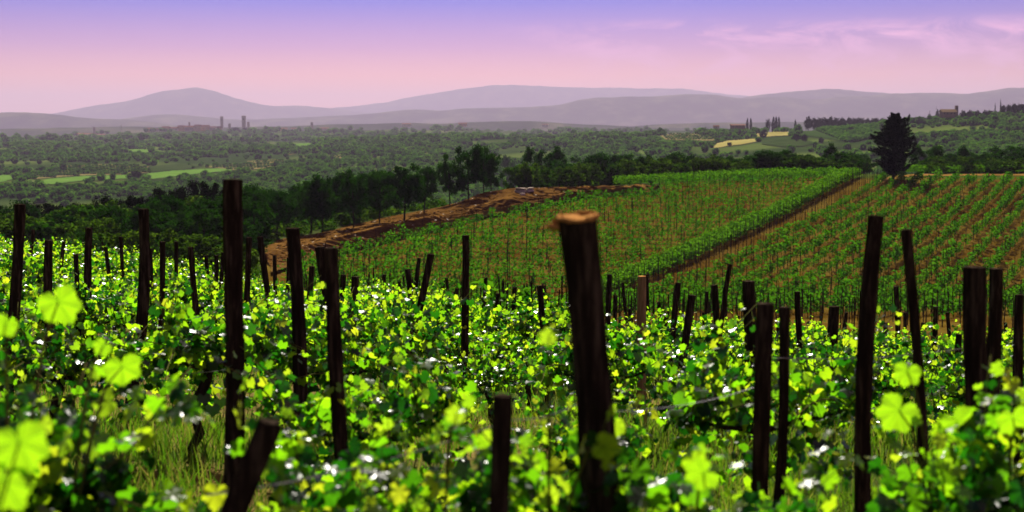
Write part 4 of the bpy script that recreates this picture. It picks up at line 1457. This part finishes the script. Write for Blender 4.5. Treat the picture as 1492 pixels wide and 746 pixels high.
# the lone dark conifer on the ridge
cx, cyy, cz = hit([1301], [262], 120)
cx, cyy, cz = float(cx[0]), float(cyy[0]), float(cz[0])
pxm = cyy / F
con = empty('conifer', (cx, cyy, cz))
tag(con, 'lone black-green ragged conifer standing on the ridge beside the sandy path', 'tree')
mb = MB()
mb.tube([(0, 0, -.3), (.05, 0, 1.5), (.15, 0, 4), (.3, .05, 92 * pxm)], [.22, .19, .13, .02], 8, rough=.08)
ROWS = [(250, -12, 14), (244, -18, 20), (236, -22, 24), (228, -23, 26), (220, -25, 27), (212, -26, 27), (206, -24, 25), (200, -28, 25), (196, -22, 24), (190, -12, 20), (184, -10, 14), (178, -6, 12), (172, 0, 8)]
cs = []; nn_ = []; tt = []
for yv, l_, r_ in ROWS:
    zc = (262 - yv) * pxm
    for q in range(44):
        az = random.uniform(0, 2 * math.pi)
        ext = .9 * (r_ if math.cos(az) > 0 else -l_) * pxm * abs(math.cos(az)) + .8 * (abs(l_) + r_) / 2 * pxm * abs(math.sin(az))
        f = random.uniform(.05, 1.0) ** .7 * random.choice((.8, 1.0, 1.12))
        ctr = np.array((math.cos(az) * ext * f, math.sin(az) * ext * f, zc + random.uniform(-.25, .35)))
        n = 44
        d = np.array((math.cos(az) * .85, math.sin(az) * .85, .45))
        u_ = rng.random(n)[:, None]
        cs.append(ctr + d * (u_ - .6) * 1.15 + rng.normal(0, .12, (n, 3)) * (1.2 - u_))
        nn_.append(rand_dirs(n)); tt.append(np.tile(d, (n, 1)) + rand_dirs(n) * .5)
        if q % 9 == 0:
            mb.tube([(.1, 0, zc - .5), tuple(ctr * .6 + np.array((0, 0, zc * .4 - .1))), tuple(ctr)], [.05, .03, .012], 4)
for dx, y0, y1, wd in [(5, 180, 167, .22), (17, 186, 169, .2), (24, 206, 199, .3), (-26, 204, 198, .3), (12, 190, 176, .3), (0, 186, 172, .3), (26, 218, 210, .3)]:
    n = 110
    u_ = rng.random(n)
    lean = (dx * .25) * pxm
    cs.append(np.stack([dx * pxm + lean * u_ + rng.normal(0, wd, n) * (1.1 - u_), rng.normal(0, wd, n), (262 - (y0 + (y1 - y0) * u_)) * pxm], -1))
    nn_.append(rand_dirs(n)); tt.append(np.tile((.2, 0, 1.), (n, 1)) + rand_dirs(n) * .4)
cs = np.concatenate(cs); nn_ = np.concatenate(nn_); tt = np.concatenate(tt)
Vv, Fc = place(DIAMOND[0] * np.array((.7, 1.3, 1)), DIAMOND[1], cs, rot_from(nn_, tt), rng.uniform(.14, .32, len(cs)))
mb.build('trunk', M['trunk'], con, smooth=True)
mesh_obj('crown', Vv, Fc, M['pine_leaf'], con)


# ------------------------------------------------------------------ slab and rubble on the dug strip
def rock(name, X, Y, sx, sy, sz, label, lift=0, flat=False, m='stone', rz=None):
    V_ = []
    n, mm = 9, 6
    for i in range(mm + 1):
        ph = math.pi * i / mm
        for kk in range(n):
            a = 2 * math.pi * kk / n
            r = 1 + random.uniform(-.16, .16)
            c_, s_2 = math.cos(a), math.sin(a)
            e_ = .55
            V_.append((sx / 2 * r * math.copysign(abs(c_) ** e_, c_) * math.sin(ph) ** .5, sy / 2 * r * math.copysign(abs(s_2) ** e_, s_2) * math.sin(ph) ** .5,
                       sz / 2 * math.copysign(abs(math.cos(ph)) ** .7, math.cos(ph)) * (1 + random.uniform(-.06, .06))))
    fc = []
    for i in range(mm):
        for kk in range(n):
            fc.append((i * n + kk, (i + 1) * n + kk, (i + 1) * n + (kk + 1) % n, i * n + (kk + 1) % n))
    o = mesh_obj(name, V_, fc, M[m])
    o.location = (X, Y, float(h(X, Y)) + lift)
    o.rotation_euler = (random.uniform(-.05, .05), random.uniform(-.05, .05), random.uniform(-.4, .4) if rz is None else rz)
    return tag(o, label, 'stone')


a, b, c = hit([762], [286], 60)
RX, RY = float(a[0]), float(b[0]) - 1
q = RY / F
rock('stone_block', RX - 4 * q, RY, 1.5, .8, 1.0, 'dark stone block under the left end of the pale slab', .5, m='wall_grey')
rock('stone_block', RX + 10 * q, RY + .3, 1.0, .8, .9, 'dark stone block under the right end of the pale slab', .45, m='wall_grey')
rock('stone_slab', RX - 3 * q, RY, 17 * q, 1.1, .2, 'pale flat slab resting on two dark blocks on the dug strip', 1.05, rz=.08)
rock('stone_slab', RX + 11 * q, RY + .3, 9 * q, 1.0, .16, 'smaller pale slab right of the larger slab on the dug strip', .98, rz=-.1)
rock('stone_block', RX - 1 * q, RY - 2, .7, .5, .5, 'pale block lying in front of the slab on the dug strip', .35)
rock('stone_block', RX - 16 * q, RY - 5, 1.0, .5, .35, 'pale flat stone lying left below the slab', .3)
rock('stone_block', RX - 18 * q, RY - 6.5, .8, .4, .3, 'second pale flat stone lying left below the slab, the lower one', .3)
# crumbled stones over the dug strip
NR = 2600
rx = rng.uniform(400, 880, NR); ry = dirt_up(rx) + (dirt_lo(rx) - dirt_up(rx)) * rng.uniform(.05, .75, NR)
X, Y, Z = hit(rx, ry, 60)
ok = ~np.isnan(Y) & (fbm(X / 4, Y / 4, 3) > .45)
RB = []
for _ in range(3):
    mb = MB()
    d = rand_dirs(10)
    import bmesh
    bm = bmesh.new()
    for p in d: bm.verts.new(p * np.array((.5, .5, .35)))
    bmesh.ops.convex_hull(bm, input=bm.verts)
    me = bpy.data.meshes.new('rubble'); bm.to_mesh(me); bm.free(); me.materials.append(M['stone'] if _ == 0 else M['soil'])
    RB.append(bpy.data.objects.new('rubble', me))
c_r = library('rubble_stone', RB)
Z = Z + .05 + dirt_bump(rx, ry, np.stack([X, Y, Z], -1))
scatter('rubble', np.stack([X, Y, Z], -1)[ok], (.08 + .34 * rng.random((ok.sum(), 1)) ** 3) * np.ones(3), rng.uniform(0, 6, ok.sum()), np.where(rng.random(ok.sum()) < .12, 0, rng.integers(1, 3, ok.sum())), c_r,
        'small pale stones scattered over the dug red strip', 'rubble')
# a pale dead branch on the ground at the lower left
bX, bY, bZ = [float(t[0]) for t in hit([222], [740], 5)]
mb = MB(); mb.tube([(-.12, 0, .02), (0, .02, .035), (.13, .01, .03), (.2, .03, .05)], [.012, .014, .011, .006], 7, rough=.1)
o = mb.build('dead_branch', M['post_pale']); o.location = (bX, bY, bZ)
tag(o, 'pale dead branch lying on the grass at the lower left', 'branch')


# ================================================================== far country: woods, groves, houses
def far_crown(tall=1.0):
    n = 80
    d = rand_dirs(n); d[:, 2] = np.where(d[:, 2] < -.3, -d[:, 2], d[:, 2])
    lob = 1 + .22 * np.sin(3 * d[:, 0] + rng.uniform(0, 6)) * np.cos(3 * d[:, 1] + rng.uniform(0, 6))
    P = d * (lob * rng.uniform(.8, 1.08, n))[:, None] * np.array((.5, .5, .42 * tall)) + np.array((0, 0, .45 * tall))
    Vv, Fc = place(DIAMOND[0], DIAMOND[1], P, rot_from(d + rand_dirs(n) * .6, rand_dirs(n)), rng.uniform(.16, .34, n))
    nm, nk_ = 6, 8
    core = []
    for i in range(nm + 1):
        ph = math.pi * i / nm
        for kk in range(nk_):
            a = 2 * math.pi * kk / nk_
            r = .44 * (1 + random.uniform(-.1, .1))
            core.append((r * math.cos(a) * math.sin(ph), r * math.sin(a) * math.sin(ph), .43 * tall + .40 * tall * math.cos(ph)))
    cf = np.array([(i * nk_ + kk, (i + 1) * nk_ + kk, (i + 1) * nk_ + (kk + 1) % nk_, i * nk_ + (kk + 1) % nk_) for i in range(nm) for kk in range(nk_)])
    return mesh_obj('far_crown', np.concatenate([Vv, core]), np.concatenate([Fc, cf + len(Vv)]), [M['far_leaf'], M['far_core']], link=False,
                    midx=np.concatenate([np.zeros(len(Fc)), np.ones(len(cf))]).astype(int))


FC = [far_crown(random.uniform(.8, 1.25)) for _ in range(6)]
NF = 27000
fs = rng.uniform(-.41, .41, NF); fy = np.exp(rng.uniform(math.log(560), math.log(3800), NF)); fx = fs * fy
fz = h(fx, fy)
a, b = topx(fx, fy, fz)
ok = np.ones(NF, bool)
for nm, mt, poly in FIELDS:
    ok &= ~(inpoly(a, b, poly) | inpoly(a, b - 6 * 1000 / fy, poly))
# scattered rather than closed woods in the farmed left valley
farm = (a < 470) & (b > 203)
dens = fbm(fx / 140, fy / 140, 3)
thin = rng.random(NF) > .16
ok &= ~(farm & (dens < .50) & thin)
ok &= ~((~farm) & (dens < .30))
ok &= ~((a > 1010) & (a < 1250) & (b > 180) & (dens < .47) & thin)
ok &= ~((fy > 2750) & (dens < .56))
fx, fy, fz = fx[ok], fy[ok], fz[ok]
sz = (3.6 + 5.0 * rng.random(len(fx)) ** 1.5) * np.clip(fy / 1500, .72, 1.7)
sc3 = np.stack([sz, sz, sz * rng.uniform(.7, 1.05, len(fx))], -1)
c_f = library('far_wood_crown', FC)
scatter('far_woods', np.stack([fx, fy, fz - .4], -1), sc3, rng.uniform(0, 6, len(fx)), rng.integers(0, 6, len(fx)), c_f,
        'hazy closed woods covering the valley and the low hills beyond the treeline', 'woods')
print('far crowns', len(fx))
# olive and vine rows in the far fields
op = []; osz = []


def rows_in(poly, ax, ay, step_r, step_t, Y0, size):
    P = np.array(poly, float)
    n = 3
    for xx in np.arange(P[:, 0].min(), P[:, 0].max(), step_r):
        for yy in np.arange(P[:, 1].min(), P[:, 1].max(), step_t):
            xq = xx + ax * (yy - P[:, 1].min()) + random.uniform(-.4, .4)
            if inpoly(np.array([xq]), np.array([yy]), poly)[0]:
                op.append((xq, yy)); osz.append(size)


TRK = [(395, 396), (430, 384), (520, 359), (600, 339), (700, 314), (800, 294), (850, 287), (905, 281.5), (960, 279)]
drape('path', TRK + [(x, y + (4.0 if x > 840 else 7.5)) for x, y in TRK[::-1]], M['path'], 2.5, .6, .22, 55,
      lambda x, y, v: dirt_bump(x, y, v) + .10)
for nm, mt, poly in FIELDS:
    if nm == 'olive_field': rows_in(poly, .25, 0, 5.0, 2.4, 450, 3.0)
    if nm == 'orchard_field': rows_in(poly, 1.2, 0, 4.5, 2.0, 450, 2.6)
    if nm == 'vineyard_field': rows_in(poly, 2.6, 0, 4.6, .6, 450, 3.6)
op = np.array(op); osz = np.array(osz)
X, Y, Z = hit(op[:, 0], op[:, 1], 450)
ok = ~np.isnan(Y)
sz = osz[ok] * rng.uniform(.8, 1.2, ok.sum())
scatter('far_groves', np.stack([X, Y, Z], -1)[ok], np.stack([sz, sz, sz * .8], -1), rng.uniform(0, 6, ok.sum()), rng.integers(0, 6, ok.sum()), c_f,
        'dotted rows of olive trees and vines on the far fields', 'groves')


# single trees that stand out against the haze
def far_tree(x, ytop, wpx, ybase, kind, label, Y=None, group=None, name=None):
    if Y is None:
        a_, b_, c_ = hit([x], [ybase], 450)
        Y = float(b_[0]) if not np.isnan(b_[0]) else 1400.
    s, v = px(x, ytop)
    X = float(s * Y); zg = float(h(X, Y))
    zb = min(zg, float(px(x, ybase)[1]) * Y)
    H = float(v * Y) - zb
    e = empty(name or ('cypress' if kind == 'slim' else 'broadleaf_tree'), (X, Y, zb), random.uniform(0, 6), (wpx * Y / F * 1.1, wpx * Y / F * 1.1, H))
    t, c = random.choice(FT[kind])
    tag(e, label, 'tree', group)
    inst(t, e, 'trunk'); inst(c, e, 'crown')
    return e


FT = {}
for kd in ('broad', 'slim'):
    FT[kd] = []
    for _ in range(3):
        mb = MB(); mb.tube([(0, 0, -.1), (0, 0, .3), (0, 0, .7)], [.05, .04, .02], 6)
        n = 420
        d = rand_dirs(n)
        if kd == 'broad':
            P = d * (rng.uniform(.55, 1, n) * (1 + .2 * np.sin(5 * d[:, 0] + 3 * d[:, 2])))[:, None] * np.array((.46, .46, .42)) + np.array((0, 0, .57))
            lf = .17
        else:
            tz = rng.random(n)
            rr = .44 * np.sin(np.clip(tz * .93 + .07, 0, 1) * math.pi) ** .6 * rng.uniform(.6, 1, n)
            P = np.stack([d[:, 0] * rr, d[:, 1] * rr, .05 + .95 * tz], -1); lf = .15
        Vv, Fc = place(DIAMOND[0], DIAMOND[1], P, rot_from(d + rand_dirs(n) * .5, np.array((0, 0, 1.)) + rand_dirs(n) * .6), lf * rng.uniform(.6, 1.2, n))
        FT[kd].append((mb.build('trunk', M['trunk'], link=False), mesh_obj('crown', Vv, Fc, M['pine_leaf'], link=False)))
for x, yt, w, yb, kd, lab in [
        (1089, 173, 5, 184, 'slim', 'left one of two cypresses right of the long low house on the far crest'),
        (1094, 173, 5, 184, 'slim', 'right one of two cypresses right of the long low house on the far crest'),
        (1119, 173, 7, 184, 'broad', 'leftmost dark tree of the clump on the far crest'),
        (1127, 171, 7, 184, 'slim', 'pointed dark tree, second from the left in the crest clump'),
        (1131, 171, 6, 184, 'slim', 'tallest tree in the crest clump'),
        (1135, 171, 5, 184, 'slim', 'rightmost pointed tree in the crest clump'),
        (1159, 175, 5, 187, 'slim', 'single dark cypress at the left end of the ridge tree row'),
        (1325, 167, 5, 178, 'slim', 'cypress right of the lone conifer on the skyline'),
        (1366, 158, 8, 170, 'broad', 'dark tree left of the towered farmhouse'),
        (1355, 164, 8, 172, 'broad', 'low dark tree farther left of the towered farmhouse'),
        (1458, 147, 3, 156, 'slim', 'taller pointed cypress on the right hilltop'),
        (1450, 152, 3, 160, 'slim', 'shorter pointed cypress on the right hilltop'),
        (1112, 190, 12, 203, 'broad', 'dark round tree beside the yellow field'),
        (1063, 207, 7, 214, 'broad', 'small tree standing in the yellow field'),
        (1160, 194, 10, 207, 'broad', 'round tree at the foot of the far vineyard, left'),
        (1172, 195, 9, 208, 'broad', 'round tree at the foot of the far vineyard, middle'),
        (1196, 200, 8, 210, 'broad', 'round tree at the foot of the far vineyard, right'),
        (1228, 178, 14, 188, 'broad', 'dark round tree inside the upper far vineyard'),
        (1240, 185, 14, 194, 'broad', 'dark round tree lower in the far vineyard'),
        (160, 211, 8, 221, 'broad', 'dark tree left of the valley cypress pair'),
        (166, 212, 4, 222, 'slim', 'valley cypress beside a dark tree, far left valley'),
        (82, 215, 8, 224, 'broad', 'dark tree above the far left valley woods'),
        (807, 189, 3, 196, 'slim', 'thin cypress on the middle woods crest'),
        (829, 187, 8, 196, 'broad', 'dark tree on the middle woods crest'),
        (198, 248, 16, 262, 'broad', 'round tree at the end of the green field in the left valley'),
        (436, 219, 4, 228, 'slim', 'dark cypress beside the far valley farmhouse')]:
    far_tree(x, yt, w, yb, kd, lab)
for i, x in enumerate([1178, 1186, 1194, 1202, 1210, 1219, 1228, 1238, 1246, 1254, 1264, 1275, 1286]):
    far_tree(x, 170 + random.uniform(-1, 2.5), random.uniform(9, 13), 181, 'broad', 'rounded dark tree in the row along the crest above the far vineyard', 1240 + random.uniform(-10, 20),
             'trees along the far vineyard crest')
for i, x in enumerate([1335, 1345, 1404, 1413, 1424, 1436, 1443, 1462, 1470, 1478, 1486, 1494]):
    hh_ = np.interp(x, [1335, 1345, 1404, 1440, 1460, 1494], [171, 170, 161, 161, 152, 150])
    far_tree(x, hh_ + random.uniform(-1, 1), random.uniform(9, 13), hh_ + 13, 'broad', 'rounded dark tree on the skyline of the right hill', 1075 + random.uniform(-10, 15),
             'trees on the right hill skyline')


# ------------------------------------------------------------------ buildings of the far country
def house(name, x0, x1, ytop, ybase, Y, wall, label, roofm='roof', roof_frac=.35, depth=.7, tower=None, windows=3, cat='house', sink=2.0):
    """a gabled house; its pixel extent gives its width and height at the distance Y"""
    s0, vb = px(x0, ybase); s1, vt = px(x1, ytop)
    X0, X1 = float(s0 * Y), float(s1 * Y); zb, zt = float(vb * Y), float(vt * Y)
    w = X1 - X0; H = zt - zb; dp = max(w * depth, 3)
    e = empty(name, ((X0 + X1) / 2, Y, zb))
    tag(e, label, cat)
    eave = H * (1 - roof_frac)
    mb = MB(); mb.box((0, dp / 2, eave / 2 - sink / 2), (w, dp, eave + sink)); mb.build('wall', M[wall], e)
    if roof_frac > .05:
        o_ = .06 * w
        V_ = [(-w / 2 - o_, -o_, eave + .02), (w / 2 + o_, -o_, eave + .02), (w / 2 + o_, dp + o_, eave + .02), (-w / 2 - o_, dp + o_, eave + .02), (-w / 2 - o_, dp / 2, H), (w / 2 + o_, dp / 2, H)]
        mesh_obj('roof', V_, [(0, 1, 5, 4), (2, 3, 4, 5), (1, 2, 5), (3, 0, 4), (3, 2, 1, 0)], M[roofm], e)
    for i in range(windows):
        xw = -w / 2 + w * (i + .6) / (windows + .2)
        mb = MB(); mb.box((xw, -.03, eave * .55), (min(1.0, w * .1), .12, min(1.4, eave * .35))); mb.build('window', M['glass'], e)
    if tower:
        tx0, tx1, ty = tower
        a0 = float(px(tx0, ty)[0] * Y); a1 = float(px(tx1, ty)[0] * Y); th_ = float(px(tx0, ty)[1] * Y) - zb
        cxm = (a0 + a1) / 2 - (X0 + X1) / 2; tw = a1 - a0
        mb = MB(); mb.box((cxm, dp / 2, th_ / 2 - 1), (tw, tw, th_ + 2))
        for qx in (-.38, 0, .38):
            mb.box((cxm + qx * tw, dp / 2 - .4 * tw, th_ + .05 * th_), (tw * .2, tw * .18, th_ * .1))
            mb.box((cxm + qx * tw, dp / 2 + .4 * tw, th_ + .05 * th_), (tw * .2, tw * .18, th_ * .1))
        t_ = mb.build('tower', M['wall_brown'], e)
        mb = MB(); mb.box((cxm, dp / 2 - tw / 2 - .03, th_ * .75), (tw * .25, .12, th_ * .12)); mb.build('window', M['glass'], t_)
    return e


def tower(x0, x1, ytop, ybase, Y, label, name='stone_tower', wall='wall_grey', cat='tower', crown=True):
    s0, vb = px(x0, ybase); s1, vt = px(x1, ytop)
    X0, X1 = float(s0 * Y), float(s1 * Y); zb, zt = float(vb * Y), float(vt * Y)
    w = X1 - X0; H = zt - zb
    e = empty(name, ((X0 + X1) / 2, Y, zb)); tag(e, label, cat)
    mb = MB(); mb.box((0, 0, H / 2 - 2), (w, w, H + 4)); mb.build('shaft', M[wall], e)
    if crown:
        mb = MB()
        mb.box((0, 0, H + .06 * H), (w * 1.16, w * 1.16, H * .10))
        for qx in (-.45, 0, .45):
            for qy in (-.45, .45):
                mb.box((qx * w, qy * w, H * 1.14), (w * .2, w * .2, H * .06))
        mb.build('battlement', M[wall], e)
        mb = MB(); mb.box((0, -w / 2 - .05, H * .8), (w * .25, .2, H * .1)); mb.build('window', M['glass'], e)
    return e


house('farmhouse', 1373, 1394, 159, 167.5, 1075, 'wall_brown', 'tan-roofed stone farmhouse with a square tower on the right hill crest', roofm='roof_tan', roof_frac=.5, tower=(1394, 1398, 155), windows=4)
house('farmhouse', 1066, 1086, 181, 185.5, 1470, 'wall_brown', 'long low brown house left of the cypress pair on the far crest', windows=4)
house('farm_shed', 1040, 1048, 182.5, 187, 1480, 'wall_grey', 'small grey building left of the long low house', windows=1)
house('farmhouse', 417, 435, 224.5, 229, 1500, 'wall_tan', 'pale farmhouse with terracotta roof in the left valley woods', windows=3)
house('farmhouse', 20, 29, 218.5, 224, 2250, 'wall_tan', 'small orange house in the far left valley', windows=1)
house('farmhouse', 586, 598, 179.5, 184, 3300, 'wall_white', 'white house on the hazy middle ridge, left of the other two', roof_frac=.3, windows=2)
house('farmhouse', 668, 680, 178.5, 183, 3300, 'wall_tan', 'tan house in the middle of the hazy ridge', windows=2)
house('farmhouse', 790, 799, 180.5, 184, 3300, 'wall_white', 'white house at the right of the hazy middle ridge', roof_frac=.3, windows=2)
# the towered hill town
TOWN = [(214, 223, 186, 191, 'wall_tan'), (226, 232, 187, 192, 'wall_white'), (236, 246, 184, 191, 'wall_tan'), (248, 258, 185, 191, 'wall_grey'), (259, 268, 182.5, 190, 'wall_tan'),
        (269, 281, 183, 190, 'wall_grey'), (283, 292, 181.5, 189, 'wall_tan'), (293, 304, 182, 190, 'wall_tan'), (305, 314, 184, 190, 'wall_grey'), (316, 322, 184, 190, 'wall_tan'),
        (396, 404, 185.5, 191, 'wall_grey'), (408, 418, 186, 191, 'wall_tan'), (424, 433, 186, 191, 'wall_grey'), (466, 478, 185.5, 190.5, 'wall_grey')]
POSN = ['leftmost', 'second from left', 'third from left', 'fourth from left', 'fifth from left', 'sixth from left', 'seventh from left', 'eighth from left', 'ninth from left',
        'tenth from left, next to the thin tower', 'first one right of the wooded mound', 'second one right of the wooded mound', 'third one right of the wooded mound', 'rightmost']
for (x0, x1, yt, yb, wl), pn in zip(TOWN, POSN):
    house('town_house', x0, x1, yt, yb, 3480 + random.uniform(-30, 30), wl, f'hazy {wl[5:]} house of the hill town skyline, {pn}', windows=2, sink=10)
tower(321.5, 324.8, 172, 186, 3500, 'thin left tower of the two tallest in the hill town')
tower(353, 357.6, 171, 185, 3500, 'thick right tower of the two tallest in the hill town')
tower(360.5, 363.5, 177.5, 185, 3510, 'short stub tower right beside the thick tall tower', crown=False)
tower(333, 336, 180, 186, 3505, 'short tower midway between the two tallest towers', crown=False)
tower(275, 277.2, 179, 185, 3495, 'small pointed tower above the left town houses')
tower(453, 456, 179.5, 188, 3495, 'square tower on the small wooded knoll right of the town')
tower(136, 138.6, 187, 197, 3450, 'slender bell tower beside the low church at the left')
house('church', 113, 136, 193.8, 198.5, 3440, 'wall_grey', 'long low hazy church left of the slender bell tower', windows=3, cat='church', sink=10)
house('town_house', 141, 152, 195, 199, 3440, 'wall_white', 'pale house right of the slender bell tower', windows=2, sink=10)
mb = MB(); Ym = 3400.
s_, v_ = px(176.6, 181); Xm = float(s_ * Ym); zt = float(v_ * Ym); zb = float(px(176.6, 194)[1] * Ym)
mb.tube([(0, 0, -6), (0, 0, (zt - zb) * .5), (0, 0, zt - zb)], [.8, .6, .35], 6)
mb.box((0, 0, (zt - zb) * .8), (3.0, .6, .5))
o = mb.build('radio_mast', M['wall_grey']); o.location = (Xm, Ym, zb)
tag(o, 'thin radio mast on the hazy left ridge', 'mast')
# wooded mound in front of the town
for i in range(46):
    x = 318 + 78 * random.random()
    edge = np.interp(x, [318, 340, 360, 380, 398], [191, 185.5, 185, 186, 191])
    yt = edge + random.uniform(0, 8)
    far_tree(x, yt, random.uniform(6, 9), yt + 8, 'broad', 'dark tree on the wooded mound in front of the hill town towers', 3380 + random.uniform(-25, 25), 'trees on the wooded town mound')
for i in range(8):
    x = 446 + 22 * random.random()
    yt = np.interp(x, [446, 457, 468], [190, 187, 190]) + random.uniform(0, 4)
    far_tree(x, yt, random.uniform(6, 8), yt + 7, 'broad', 'dark tree on the small knoll under the square tower', 3440 + random.uniform(-15, 15), 'trees on the small tower knoll')
print('trees', ntree, 'objects', len(bpy.data.objects))
